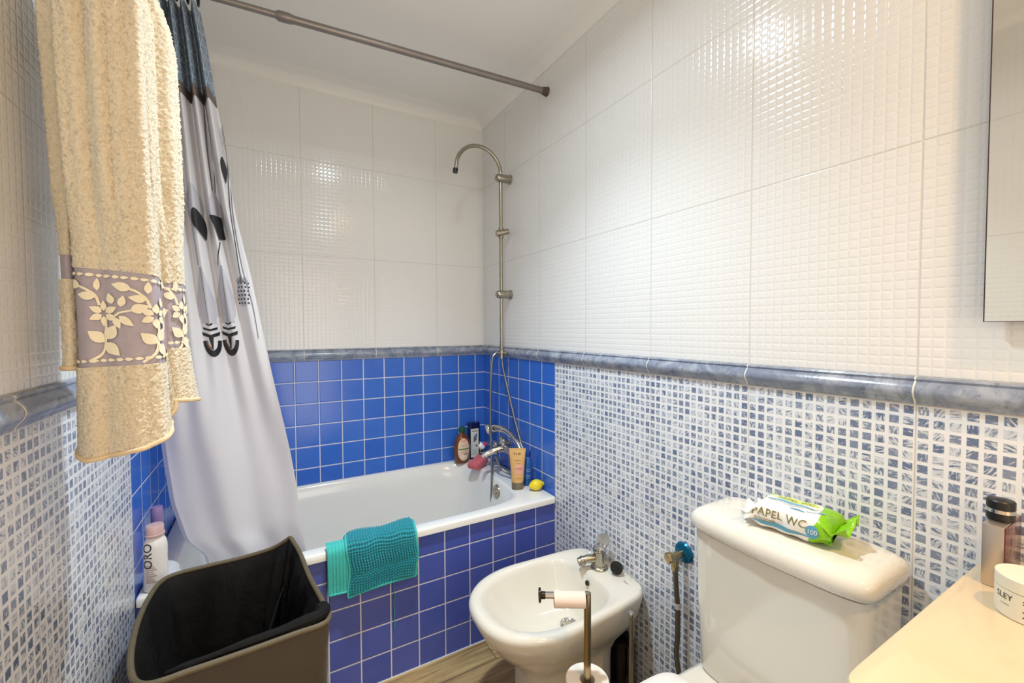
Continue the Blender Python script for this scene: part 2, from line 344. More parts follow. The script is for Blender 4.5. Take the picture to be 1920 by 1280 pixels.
g = G(); g.add(*tube([(RX, RY, 1.745), (RX, RY, 1.80)], 0.0135, 16)); g.add(*lathe([(0.010, -0.034), (0.0155, -0.031), (0.0155, 0.012), (0.014, 0.036), (0.010, 0.038)], (RX, RY - 0.012, 1.772), (0.95, -0.22, 0.22), 18))
g.make('slider_holder', CHROME_W, sc_)
g = G(); g.add(*lathe([(0.011, -0.03), (0.013, -0.028), (0.013, -0.005), (0.0155, -0.003), (0.0155, 0.016), (0.011, 0.02), (0.011, 0.03)], (RX, RY, 1.152), (0, 0, 1), 16)); g.add(*tube([(RX, RY, 1.15), (RX - 0.038, RY, 1.152)], [0.008, 0.007], 12)); g.add(*lathe([(0.009, 0), (0.011, 0.004), (0.011, 0.018), (0.008, 0.021)], (RX + 0.01, RY - 0.005, 1.15), (0.5, -0.8, 0), 14))
g.make('diverter', CHROME_W, sc_)
# hose that drops into the bath and loops up to the mixer
h1 = cr([(1.012, RY, 1.152), (0.993, RY, 1.128), (0.981, 1.94, 1.05), (0.974, 1.935, 0.95), (0.968, 1.925, 0.78), (0.962, 1.90, 0.56), (0.945, 1.875, 0.36), (0.93, 1.80, 0.22), (0.93, 1.70, 0.20), (0.935, 1.665, 0.30), (0.95, 1.672, 0.42), (0.985, 1.70, 0.515), (1.02, 1.75, 0.547), (1.03, 1.82, 0.55), (1.005, 1.87, 0.57), (0.985, 1.893, 0.62), (0.985, 1.895, 0.635)], 8)
tag(newobj('shower_hose', *tube(h1, 0.0062, 10), HOSE), 'long steel hose falling from the riser pipe into the bathtub', 'hose')
# ------------------------------------------------------------------ bath mixer
mx = thing('bath_mixer', 'chrome bath mixer tap on the blue tiles at the tub end', 'tap', (1.09, 1.9, 0.66))
g = G(); g.add(*tube([(1.045, 1.82, 0.662), (1.045, 1.98, 0.662)], 0.019, 18)); g.add(*lathe([(0.014, 0), (0.02, 0.004), (0.02, 0.03), (0.01, 0.032)], (1.045, 1.98, 0.662), (0, 1, 0.0), 16)); g.make('mixer_body', CHROME, mx)
for y in (1.84, 1.965):
    g = G(); g.add(*lathe([(0.034, 0), (0.034, 0.004), (0.026, 0.012), (0.016, 0.018), (0.014, 0.05)], (XR, y, 0.662), (-1, 0, 0), 22)); g.make('wall_flange', CHROME, mx)
newobj('spout', *tube(cr([(1.045, 1.90, 0.665), (1.01, 1.905, 0.664), (0.97, 1.915, 0.654), (0.93, 1.925, 0.638), (0.922, 1.927, 0.632)], 5), [0.019] * 6 + [0.0175] * 5 + [0.0155] * 5 + [0.0145] * 5, 16), CHROME, mx)
newobj('spout_outlet', *lathe([(0.013, 0), (0.0135, 0.01), (0.009, 0.012)], (0.985, 1.9, 0.655), (0, 0, -1), 14), CHROME, mx)
g = G(); g.add(*lathe([(0.017, 0), (0.016, 0.016), (0.021, 0.022), (0.022, 0.036), (0.017, 0.044), (0.004, 0.046)], (1.035, 1.905, 0.672), (-0.1, 0, 1), 20)); g.add(*tube([(1.03, 1.905, 0.70), (1.015, 1.90, 0.725)], [0.014, 0.011], 12)); g.make('cradle', CHROME, mx)
newobj('diverter_knob', *lathe([(0.007, 0), (0.008, 0.012), (0.0135, 0.016), (0.0145, 0.027), (0.011, 0.032), (0.002, 0.033)], (1.02, 1.93, 0.672), (-0.75, 0.2, 0.45), 16), CHROME, mx)
# hand shower lying in the cradle
hs = thing('hand_shower', 'chrome hand shower resting in the bath mixer cradle', 'hand shower', (1.03, 1.85, 0.73))
newobj('handle', *tube(cr([(0.99, 1.955, 0.763), (1.015, 1.915, 0.766), (1.035, 1.865, 0.755), (1.045, 1.81, 0.728), (1.05, 1.765, 0.690)], 6), [0.020] * 4 + [0.0185] * 5 + [0.015] * 6 + [0.0125] * 10, 16), CHROME, hs)
newobj('head', *lathe([(0.012, -0.018), (0.024, -0.012), (0.031, 0.0), (0.032, 0.010), (0.029, 0.014), (0.001, 0.015)], (0.985, 1.962, 0.757), (-0.55, 0.5, -0.45), 22), CHROME, hs)
newobj('hose', *tube(cr([(RX + 0.002, RY - 0.002, 1.128), (1.05, 1.94, 1.08), (1.055, 1.91, 0.993), (1.06, 1.837, 0.826), (1.062, 1.775, 0.71), (1.058, 1.757, 0.688), (1.05, 1.765, 0.690)], 8), 0.0062, 10), HOSE, hs)
# ------------------------------------------------------------------ curtain rod and shower curtain
ROD = matn('grey_rod_metal', rgb(126, 118, 114), rgb(146, 140, 136), 20, 0.34, metal=0.5)
rod = thing('curtain_rod', 'grey telescopic shower curtain rod across the bath under the ceiling', 'rod', (0.38, 1.62, 2.33))
def rp(x): t = (x - XR) / (XL - XR); return Vector((x, 1.60 + 0.055 * t, 2.337 - 0.018 * t))
newobj('thick_tube', *tube([rp(0.08), rp(0.5), rp(XR - 0.004)], 0.0128, 18), ROD, rod)
newobj('thin_tube', *tube([rp(XL + 0.002), rp(-0.1), rp(0.1)], 0.0105, 18), ROD, rod)
newobj('sleeve', *tube([rp(0.035), rp(0.045), rp(0.075), rp(0.09)], [0.0112, 0.0165, 0.0165, 0.0132], 18), ROD, rod)
CAPM = matn('dark_rubber', rgb(72, 62, 50), rgb(88, 78, 64), 30, 0.6)
for x0, x1 in ((XR - 0.028, XR), (XL + 0.028, XL)):
    newobj('end_cap', *tube([rp(x0), rp((x0 + x1) / 2), rp(x1)], [0.0145, 0.017, 0.0205], 18), CAPM, rod)
# curtain surface: s across (0 left, 1 right), z height
ZR = [0.36, 0.54, 0.60, 0.725, 0.852, 0.932, 1.131, 1.45, 1.653, 1.957, 2.037, 2.155, 2.30]
XRt = [0.118, 0.090, 0.080, 0.072, 0.054, 0.040, 0.003, -0.050, -0.090, -0.128, -0.140, -0.154, -0.175]
XLt = [-0.17, -0.205, -0.255, -0.288, -0.302, -0.308, -0.310, -0.310, -0.310, -0.312, -0.312, -0.312, -0.314]
def xedge(z): return np.interp(z, ZR, XLt), np.interp(z, ZR, XRt)
def curt(s, z, off=0.0):
    xl, xr = xedge(z); u = min(max((z - 0.75) / 1.3, 0), 1); u = u * u * (3 - 2 * u)
    yb_ = 1.60 + 0.055 * (XR - 0.0) / (XR - XL) + 0.012 + 0.02 * (1 - u)
    def yy(q):
        w = 2 * PI * q; top = 0.034 * math.sin(5.2 * w + 0.5) ; mid = 0.016 * math.sin(1.6 * w + 0.9) + 0.005 * math.sin(3.3 * w + 2.0)
        return yb_ + u * (top + 0.25 * mid) + (1 - u) * mid + 0.004 * math.sin(9 * z + 7 * q)
    d = (yy(s + 0.002) - yy(s - 0.002)) / (0.004 * (xr - xl)); n = Vector((d, -1, 0)).normalized()
    p = Vector((xl + (xr - xl) * s, yy(s), z)) + n * off
    if s < 0.04: p.y += (0.04 - s) * 0.5
    return p
def curx(X, z, off=0.0012):
    xl, xr = xedge(z); return curt((X - xl) / (xr - xl), z, off)
b = NB('white_curtain_cloth'); b.p(**{'Base Color': rgb(238, 236, 238), 'Roughness': 0.6, 'Transmission Weight': 0.0}); b.bump(b.noise(b.obj(), 7, 3), 0.4, 0.006)
tr = b.n('ShaderNodeBsdfTranslucent'); tr.inputs[0].default_value = rgb(222, 220, 224); ms = b.n('ShaderNodeMixShader'); ms.inputs[0].default_value = 0.3
outn = [x for x in b.t.nodes if x.type == 'OUTPUT_MATERIAL'][0]; b.t.links.new(b.b.outputs[0], ms.inputs[1]); b.t.links.new(tr.outputs[0], ms.inputs[2]); b.t.links.new(ms.outputs[0], outn.inputs[0]); CW = b.m
b = NB('blue_star_lattice_cloth'); uv = b.n('ShaderNodeUVMap'); sp = b.n('ShaderNodeSeparateXYZ'); b.t.links.new(uv.outputs[0], sp.inputs[0])
x, y = sp.outputs[0], sp.outputs[1]; k = 0.032; dmin = None
for i in range(6):
    a = PI * i / 6; pr = b.m_('ADD', b.m_('MULTIPLY', x, math.cos(a)), b.m_('MULTIPLY', y, math.sin(a)))
    per = k if i % 2 == 0 else k * 0.866
    d = b.m_('PINGPONG', b.m_('ADD', pr, 10.0), per / 2); dmin = d if dmin is None else b.m_('MINIMUM', dmin, d)
ln = b.m_('SUBTRACT', 1.0, b.step(dmin, 0.0004, 0.0013)); nz = b.noise(b.obj(), 18, 2)
b.p(**{'Base Color': b.mix(b.m_('MULTIPLY', ln, 0.6), b.mix(nz, rgb(92, 114, 136), rgb(130, 148, 164)), rgb(222, 226, 230)), 'Roughness': 0.6}); CB = b.m
CBR = matn('brown_grey_band', rgb(70, 60, 56), rgb(120, 108, 100), 40, 0.5)
INK = mat('black_print', rgb(24, 26, 30), 0.6); INKG = mat('grey_print', rgb(186, 185, 194), 0.6); INKD = mat('dark_grey_print', rgb(112, 114, 122), 0.6); INKB = mat('brown_print', rgb(120, 88, 66), 0.6); INKW = mat('white_print', rgb(226, 224, 222), 0.6)
ct = thing('shower_curtain', 'white shower curtain with feather prints and blue patterned top', 'curtain', (-0.15, 1.66, 2.3))
def sheet(z0, z1, ns, nz, s0=0.0, s1=1.0, y=0.0):
    v = []; f = []; uvs = []
    for i in range(ns + 1):
        s = s0 + (s1 - s0) * i / ns
        for j in range(nz + 1):
            z = z0 + (z1 - z0) * j / nz; p = curt(s, z); p.y += y; v.append(p); uvs.append((s * 0.62, z))
    m = nz + 1; f = [(i * m + j, (i + 1) * m + j, (i + 1) * m + j + 1, i * m + j + 1) for i in range(ns) for j in range(nz)]
    return v, f, uvs
ZBND = 2.012
g = G(); v, f, _ = sheet(0.37, ZBND, 150, 80); g.add(v, f, 0)
# feather prints, placed in the X/Z plane of the cloth
def fine(vf, L=0.004):
    """cuts a flat print into small facets so that it follows the folds"""
    bm = bmesh.new(); vs = [bm.verts.new((x, y, 0)) for x, y in vf[0]]
    for q in vf[1]:
        try: bm.faces.new([vs[i] for i in q])
        except ValueError: pass
    bmesh.ops.triangulate(bm, faces=bm.faces)
    for _ in range(5):
        e = [e for e in bm.edges if e.calc_length() > L]
        if not e: break
        bmesh.ops.subdivide_edges(bm, edges=e, cuts=1); bmesh.ops.triangulate(bm, faces=bm.faces)
    bm.verts.index_update(); r = ([(v.co.x, v.co.y) for v in bm.verts], [tuple(v.index for v in f.verts) for f in bm.faces]); bm.free(); return r
def pr(vf, mi, off=0.0012): g.add(*mapped(fine(vf), lambda X, z: curx(X, z, off)), mi)
def feather(X, z0, z1, w, tilt):
    """long grey feather whose banded tip ends in a rounded brown and black rim; q(x, t): x across, t 0..1 down"""
    L = z0 - z1; q = lambda x, t: (X + tilt * L * t + x, z0 - L * t); prp = lambda pts, m, off: pr((pts, [tuple(range(len(pts)))]), m, off)
    half = lambda t: w * 0.5 * min(1.0, 0.12 + 2.4 * t) if t < 0.55 else w * 0.40
    ts = np.linspace(0, 0.62, 16); vv = []; ff = []
    for t in ts: vv += [q(-half(t), t), q(0, t), q(half(t) * 0.9, t)]
    for i in range(15):
        for k in (0, 1): ff.append((i * 3 + k, i * 3 + 3 + k, i * 3 + 4 + k, i * 3 + 1 + k))
    pr((vv, ff), 2, 0.0010); pr(strip2([q(0, t) for t in np.linspace(0, 0.62, 12)], 0.0012), 3, 0.0013)
    for t, a, h in ((0.625, 0.008, 0.020), (0.675, 0.019, 0.026), (0.735, 0.023, 0.040)):      # black chevrons
        prp([q(-a, t - h * .5), q(-a * .9, t + h * .55), q(0, t + h * 1.25), q(0, t + h * 0.35)], 1, 0.0014); prp([q(0, t + h * 0.35), q(0, t + h * 1.25), q(a * .9, t + h * .55), q(a, t - h * .5)], 1, 0.0014)
    prp([q(-0.006, 0.77), q(0.006, 0.77), q(0.0014, 0.92), q(-0.0006, 0.92)], 1, 0.0014)
    R_ = 0.0235; arc = lambda a0, a1, r0, r1: [q(r0 * math.cos(a), 0.81 + (r0 / R_) * 0.19 * math.sin(a)) for a in np.linspace(a0, a1, 12)]
    o_ = arc(0.05, PI - 0.05, R_, 0); n_ = arc(0.05, PI - 0.05, R_ * 0.62, 0)
    for i in range(11): prp([o_[i], o_[i + 1], n_[i + 1], n_[i]], 1, 0.0014)
    n2 = arc(0.05, PI - 0.05, R_ * 0.45, 0)
    for i in range(6, 11): prp([n_[i], n_[i + 1], n2[i + 1], n2[i]], 4, 0.0014)
feather(-0.186, 1.475, 1.192, 0.050, 0.10); feather(-0.132, 1.485, 1.192, 0.052, 0.075)
# black-tipped feathers higher up
pr(leaf(-0.208, 1.735, 0.16, 0.042, -PI / 2 + 0.12, 12), 2); pr(leaf(-0.198, 1.655, 0.095, 0.024, -PI / 2 + 0.25, 12), 1, 0.004)
pr(leaf(-0.15, 1.72, 0.15, 0.032, -PI / 2 + 0.14, 12), 2); pr(([(-0.156, 1.640), (-0.132, 1.645), (-0.117, 1.578), (-0.138, 1.566)], [(0, 1, 2, 3)]), 1, 0.004)
# spotted feather
pr(ell(-0.075, 1.40, 0.017, 0.045, 0.06, 22, 4), 2)
for i in range(6):
    for q in range(4): pr(ell(-0.087 + 0.0085 * q + 0.002 * (i % 2), 1.432 - 0.013 * i, 0.0024, 0.003, 0, 8, 1), 1, 0.0017)
for q in range(7): pr(strip2([(-0.078, 1.432), (-0.078 + 0.016 * math.cos(0.3 + q * 0.42), 1.436 + 0.016 * math.sin(0.3 + q * 0.42))], 0.0022), 3, 0.0017)
# cords
for pts, m, wd in (([(-0.172, 2.0), (-0.163, 1.85), (-0.152, 1.72)], 3, 0.0022), ([(-0.165, 2.0), (-0.152, 1.86), (-0.147, 1.72)], 3, 0.0018), ([(-0.135, 1.56), (-0.141, 1.485)], 1, 0.002), ([(-0.122, 1.93), (-0.112, 1.80), (-0.105, 1.66), (-0.088, 1.52), (-0.078, 1.44)], 1, 0.0016),
                   ([(-0.118, 1.93), (-0.106, 1.78), (-0.098, 1.64), (-0.076, 1.48), (-0.05, 1.36), (-0.035, 1.25)], 3, 0.0018), ([(-0.205, 1.62), (-0.19, 1.48)], 3, 0.0015), ([(-0.262, 1.98), (-0.258, 1.75)], 3, 0.003)):
    pr(strip2(cr([np.array(q) for q in pts], 6), wd), m, 0.0017)
pr(leaf(-0.1235, 1.83, 0.085, 0.012, -PI / 2 + 0.1, 8), 1, 0.0018); pr(leaf(-0.248, 1.66, 0.09, 0.024, -PI / 2 - 0.05, 8), 2, 0.0016)
g.make('white_panel', [CW, INK, INKG, INKD, INKB], ct, sharp=80)['label'] = 'white cloth printed with grey and black feathers'
v, f, uvs = sheet(ZBND, 2.285, 150, 14)
o = newobj('patterned_top', v, f, CB, ct, sharp=80); o['label'] = 'slate blue top with star lattice'
ul = o.data.uv_layers.new(name='UVMap')
for l in o.data.loops: ul.data[l.index].uv = uvs[l.vertex_index]
v = []; f = []; M = 120
for i in range(M + 1):
    for z in (ZBND - 0.018, ZBND - 0.009, ZBND + 0.008, ZBND + 0.016): v.append(curt(i / M, z, 0.0016))
for i in range(M):
    for q in range(3): f.append((i * 4 + q, (i + 1) * 4 + q, (i + 1) * 4 + q + 1, i * 4 + q + 1))
newobj('band', v, f, CBR, ct, sharp=80)['label'] = 'brown grey band'
RING = mat('dark_ring', rgb(30, 32, 44), 0.35)
for i, s in enumerate((0.02, 0.22, 0.41, 0.60, 0.80, 0.985)):
    xl, xr = xedge(2.29); p = curt(s, 2.285); c = rp(p.x); c.z -= 0.012
    newobj('curtain_ring', *tube([c + Vector((0.0, 0.022 * math.cos(t), 0.026 * math.sin(t))) for t in np.linspace(0, 2 * PI, 22)], 0.0028, 8), RING, ct)

# ------------------------------------------------------------------ folded bath towel hanging by the left wall
cs = [(-0.283, 1.065), (-0.293, 1.01), (-0.288, 0.964), (-0.279, 0.946), (-0.268, 0.966), (-0.268, 0.938), (-0.252, 0.914), (-0.225, 0.908), (-0.196, 0.897), (-0.172, 0.902), (-0.160, 0.922), (-0.164, 0.955), (-0.151, 0.962), (-0.138, 0.990), (-0.145, 1.04), (-0.180, 1.085), (-0.235, 1.098)]
NP = 420; loop = np.array(cr(cs, 20, True)); seg = np.r_[0, np.cumsum(np.hypot(*(np.roll(loop, -1, 0) - loop).T))]; PER = seg[-1]
def cpos(u):
    u = (u % 1.0) * PER; i = np.clip(np.searchsorted(seg, u, 'right') - 1, 0, len(loop) - 1); t = (u - seg[i]) / (seg[i + 1] - seg[i]); return loop[i] * (1 - t)[..., None] + loop[(i + 1) % len(loop)] * t[..., None]
def uof(pt): return seg[np.argmin(((loop - np.array(pt)) ** 2).sum(1))] / PER
uA, uB, uC, uD = uof(cs[4]), uof(cs[6]), uof(cs[11]), uof(cs[14])     # crease, front lobe, second crease, right lobe
def zone(u):
    u = u % 1.0
    bt = np.interp(u, [0, uA - .004, uA + .004, uC - .004, uC + .004, 1], [1.405, 1.40, 1.382, 1.366, 1.362, 1.37]); bb = np.interp(u, [0, uA - .004, uA + .004, uC - .004, uC + .004, uD, 1], [1.362, 1.362, 1.218, 1.226, 1.246, 1.25, 1.36])
    hm = np.interp(u, [0, uA - .004, uA + .004, uB, (uB + uC) / 2, uC - .004, uC + .004, uD, 0.97, 1], [1.215, 1.215, 1.085, 1.072, 1.085, 1.112, 1.150, 1.138, 1.2, 1.215]); return bt, bb, hm
CEN = np.array((-0.228, 1.0)); ZTOP = 1.93
def tpos(u, z):
    c = cpos(u); k = np.clip((z - 1.2) / 0.73, -0.3, 1.0); sh = np.where(z > 1.78, 1 - 0.55 * np.clip((z - 1.78) / 0.15, 0, 1) ** 2, 1.0)[..., None]
    flare = np.clip((1.25 - z) / 0.15, 0, 1.2)
    p = CEN + (c - CEN) * sh * (1 + 0.05 * np.clip(flare, 0, 2))[..., None]
    p[..., 0] += -0.015 * k + 0.010 * flare * (u > uC) * (u < uD + 0.08); p[..., 1] += 0.006 * np.sin(9 * z + 6 * u)
    rip = (0.0045 * np.sin(2 * PI * 13 * u + 0.8 * np.sin(5 * z)) + 0.003 * np.sin(2 * PI * 23 * u + 1.5)) * np.clip((z - 1.40) / 0.12, 0.25, 1); dd = p - CEN; p = p + dd / (np.linalg.norm(dd, axis=-1, keepdims=True) + 1e-9) * rip[..., None]
    return np.concatenate([p, z[..., None]], -1)
def tnorm(u, z):
    a = tpos(u + 0.002, z) - tpos(u - 0.002, z); n = np.stack([a[..., 1], -a[..., 0], 0 * z], -1); n /= np.linalg.norm(n, axis=-1, keepdims=True) + 1e-9; return n
uu = np.arange(NP) / NP
sgn = 1.0 if ((tpos(np.array([uB]), np.array([1.3])) - np.append(CEN, 1.3)) * tnorm(np.array([uB]), np.array([1.3]))).sum() > 0 else -1.0
def tw(u, z, off): return Vector((tpos(np.array([u]), np.array([z])) + sgn * off * tnorm(np.array([u]), np.array([z])))[0])
b = NB('beige_terry'); v = b.obj(); n1 = b.noise(v, 420, 2, 0.6); n2 = b.noise(v, 130, 2)
b.p(**{'Base Color': b.mix(b.m_('ADD', b.m_('MULTIPLY', n1, 0.7), b.m_('MULTIPLY', n2, 0.3)), rgb(192, 170, 130), rgb(238, 230, 210)), 'Roughness': 0.95, 'Sheen Weight': 0.4}); b.bump(n1, 0.8, 0.002); TERRY = b.m
BAND = matn('mauve_grey_weave', rgb(158, 148, 156), rgb(174, 164, 170), 90, 0.7, bump=0.0004, bs=400); EMB = matn('cream_embroidery', rgb(232, 220, 188), rgb(240, 230, 204), 200, 0.85, bump=0.0006, bs=500)
towel = thing('bath_towel', 'beige terry bath towel with flowered mauve band hanging by the left wall', 'towel', (-0.22, 1.0, 1.07))
bt, bb, hm = zone(uu)
def shell(zlo, zhi, nz, amp, thickn=0.0):
    rows = []
    for j in range(nz + 1):
        z = zlo + (zhi - zlo) * j / nz; p = tpos(uu, z); n = tnorm(uu, z) * sgn
        rows.append(p + n * (thickn + amp * (rng.standard_normal(NP) * 0.55 + rng.standard_normal(NP).repeat(1) * 0.3))[:, None])
    return rows
g = G(); rows = shell(bt, np.full(NP, ZTOP), 260, 0.0014, 0.002); v, f = loft(rows, True, False, True); g.add(v, f)
rows = shell(hm, bb, 68, 0.0014, 0.003); v, f = loft(rows, True, False, False); g.add(v, f)
inn = [tpos(uu, hm) - sgn * 0.006 * tnorm(uu, hm), tpos(uu, hm + 0.05) - sgn * 0.008 * tnorm(uu, hm)]; v, f = loft([rows[0]] + inn, True, False, True); g.add(v, f)
g.make('terry_cloth', TERRY, towel, sharp=180)
hem = [Vector(p) for p in (tpos(uu, hm + 0.003) + sgn * 0.0035 * tnorm(uu, hm))]; newobj('hem', *tube(hem + hem[:1], 0.004, 8), matn('hem_stitch', rgb(206, 180, 138), rgb(226, 206, 170), 300, 0.9, bump=0.001, bs=300), towel)
g = G(); rows = [tpos(uu, bb + (bt - bb) * t) + sgn * tnorm(uu, bb) * 0.0012 for t in np.linspace(-0.02, 1.02, 26)]; v, f = loft(rows, True); g.add(v, f, 0); bandm = g.make('band', [BAND], towel, sharp=60); g = G()
def em(vf, off=0.0032): g.add(*mapped(vf, lambda u, z: tw(u / PER, z, off)), 0)
def sprig(u0, z0, sc):
    """flower with leaves; u0 in metres along the cloth"""
    q = lambda x, y: (u0 + x * sc, z0 + y * sc)
    for k in range(6): em(leaf(*q(0.004 * math.cos(k * PI / 3 + .5), 0.004 * math.sin(k * PI / 3 + .5)), 0.015 * sc, 0.0095 * sc, k * PI / 3 + .5, 6), 0.0036)
    for x, y, L, w, a in ((0.034, 0.004, .022, .011, .35), (.022, .010, .017, .008, 1.25), (.012, .014, .016, .007, 1.8), (.020, -.004, .022, .008, -.75), (.014, -.006, .018, .007, -1.2)): em(leaf(*q(x, y), L * sc, w * 1.3 * sc, a, 6), 0.0036)
    em(strip2([q(.012, -.006), q(.02, .001), q(.036, .005)], 0.003 * sc))
    em(strip2(cr([np.array(q(-.006, .012)), np.array(q(-.010, .026)), np.array(q(-.02, .036)), np.array(q(-.028, .04))], 4), 0.0036 * sc))
    for x, y, L, w, a in ((-.026, .040, .024, .010, 2.85), (-.010, .024, .020, .009, 2.95), (-.008, .034, .018, .006, 1.5)): em(leaf(*q(x, y), L * sc, w * 1.3 * sc, a, 6), 0.0036)
    em(strip2(cr([np.array(q(.003, -.010)), np.array(q(.001, -.04)), np.array(q(-.004, -.058)), np.array(q(-.018, -.070))], 5), 0.0036 * sc))
    for x, y, L, w, a in ((.002, -.038, .024, .013, 1.0), (-.001, -.042, .024, .012, 2.4), (.001, -.043, .026, .012, -.85)): em(leaf(*q(x, y), L * sc, w * 1.3 * sc, a, 6), 0.0036)
for u0, z0 in ((uB * PER + 0.026, 1.306), (uB * PER + 0.093, 1.302), (uC * PER + 0.034, 1.312)): sprig(u0, z0, 1.08)
em(leaf(uA * PER + 0.010, 1.30, 0.03, 0.016, 0.3, 6), 0.0036)
u = uA * PER + 0.004
while u < uD * PER:
    b1, b2, _ = zone(np.array([u / PER])); 
    for zz in (b1[0] - 0.010, b2[0] + 0.010): em(leaf(u, zz, 0.0105, 0.005, 0.0, 6), 0.0034)
    u += 0.0118
bandm['label'] = 'mauve woven band'; g.make('embroidery', [EMB], bandm, sharp=60)['label'] = 'raised cream flowers and leaves'
hk = G(); hk.add(*lathe([(0.02, 0), (0.02, 0.006), (0.008, 0.01), (0.007, 0.07), (0.011, 0.075), (0.011, 0.085), (0.002, 0.087)], (XL, 1.0, 1.925), (1, 0, 0.12), 18))
tag(hk.make('towel_hook', CHROME), 'chrome wall hook carrying the beige towel', 'hook')

# ------------------------------------------------------------------ teal bath mat over the rim
TEAL = matn('teal_chenille', rgb(2, 124, 142), rgb(24, 168, 184), 260, 0.9, bump=0.001, bs=400, **{'Sheen Weight': 0.3}); TEALL = matn('light_teal_ribbing', rgb(40, 176, 172), rgb(90, 204, 196), 160, 0.9, bump=0.001, bs=300)
mt = thing('bath_mat', 'folded teal chenille bath mat draped over the bathtub rim', 'bath mat', (0.34, 1.53, 0.53))
MATP = [tuple(q) for q in cr([(1.602, 0.500), (1.594, 0.530), (1.578, 0.545), (1.555, 0.549), (1.532, 0.546), (1.516, 0.532), (1.512, 0.500), (1.512, 0.46), (1.514, 0.41), (1.513, 0.35)], 8)]
def mpath(t, skew=0.0):
    """t in metres down the drape: 0 = inner end in the tub; goes over the rim, then down the front"""
    P_ = MATP
    d = np.r_[0, np.cumsum([math.dist(P_[i], P_[i + 1]) for i in range(len(P_) - 1)])]; return np.interp(t, d, [q[0] for q in P_]), np.interp(t, d, [q[1] for q in P_])
NX, NT = 170, 150; Lm = 0.282; v = []; f = []
def matp(x, t, off):
    y, z = mpath(t); y2, z2 = mpath(t + 0.003); d = np.array((y2 - y, z2 - z)); d /= np.hypot(*d) + 1e-9; n = (d[1], -d[0]); return (x, y + n[0] * off, z + n[1] * off)
for i in range(NX + 1):
    fx = i / NX
    for j in range(NT + 1):
        t0 = 0.012 * (1 - fx); t1 = Lm - 0.002 + 0.010 * math.sin(fx * PI) * -0.6 + 0.008 * (1 - fx); t = t0 + (t1 - t0) * j / NT
        x = 0.213 + 0.244 * fx + 0.004 * math.sin(t * 40) + 0.016 * (0.5 - fx) * (t / Lm) * 0.6
        col = fx * 26; row = t / 0.0092; wob = 0.2 * math.sin(col * 0.7) + 0.2 * math.sin(row * 0.35 + col * 0.3)
        nb = abs(math.sin(PI * (col + 0.15 * math.sin(row * 0.8)))) ** 0.8 * abs(math.sin(PI * (row + wob))) ** 0.8
        edge = min(1.0, min(fx, 1 - fx, j / NT, 1 - j / NT) * 30)
        v.append(matp(x, t, 0.005 + (0.0125 * nb + 0.004 * math.sin(fx * 9)) * edge))
m = NT + 1; f = [(i * m + j, (i + 1) * m + j, (i + 1) * m + j + 1, i * m + j + 1) for i in range(NX) for j in range(NT)]
k = len(v); bv = [matp(0.213 + 0.244 * i / 20, 0.012 + (Lm - 0.012) * j / 30, 0.002) for i in range(21) for j in range(31)]
g = G(); g.add(v, f); g.add(bv, [(i * 31 + j, (i + 1) * 31 + j, (i + 1) * 31 + j + 1, i * 31 + j + 1) for i in range(20) for j in range(30)]); pile = g.make('pile', TEAL, mt, sharp=180)
per = [v[i * m] for i in range(NX + 1)] + [v[NX * m + j] for j in range(1, NT + 1)] + [v[i * m + NT] for i in range(NX - 1, -1, -1)] + [v[j] for j in range(NT - 1, -1, -1)]
newobj('edging', *tube([per[i] for i in range(0, len(per), 3)] + [per[0]], 0.0042, 8), TEALL, pile)
v = []; NX2, NT2 = 60, 60
for i in range(NX2 + 1):
    for j in range(NT2 + 1):
        fx = i / NX2; t = 0.082 + (Lm - 0.018 - 0.082 + 0.004 * fx) * j / NT2; rib = abs(math.sin(PI * fx * 7))
        v.append(matp(0.153 + 0.075 * fx + 0.006 * t, t, 0.002 + 0.003 * rib))
m = NT2 + 1; flap = newobj('folded_flap', v, [(i * m + j, (i + 1) * m + j, (i + 1) * m + j + 1, i * m + j + 1) for i in range(NX2) for j in range(NT2)], TEALL, mt, sharp=180); flap['label'] = 'lighter ribbed flap'
per = [v[j] for j in range(NT2 + 1)] + [v[i * m + NT2] for i in range(1, NX2 + 1)]; newobj('flap_edging', *tube(per[::3], 0.0035, 8), TEALL, flap)
newobj('loose_thread', *tube([(0.374 + 0.002 * math.sin(k * 1.3), 1.532 + 0.003 * math.sin(k * 0.9), 0.375 - 0.011 * k) for k in range(18)], 0.0016, 6), TEAL, mt)

# ------------------------------------------------------------------ things on the tub
def bottle_label(fn, base, r, sx, sy, face, n=14): pass
def ovbottle(root, name, prof, c, sx, sy, m, rot=0.0, n=32): return newobj(name, *lathe(prof, c, (0, 0, 1), n, sx, sy, rot), m, root)
def around(c, prof, sx, sy, rot, ang0):
    """maps (x metres across, z) onto the surface of an oval bottle facing angle ang0"""
    hs = [h for _, h in prof]; rs = [r for r, _ in prof]
    def fn(x, z, off=0.0006):
        r = np.interp(z, hs, rs) ; a = ang0 + x / max(r * max(sx, sy), 1e-4)
        p = Matrix.Rotation(rot, 3, 'Z') @ Vector(((r * sx + off) * math.cos(a), (r * sy + off) * math.sin(a), z)); return Vector(c) + p
    return fn
FACE = math.atan2(-0.87, -0.40)
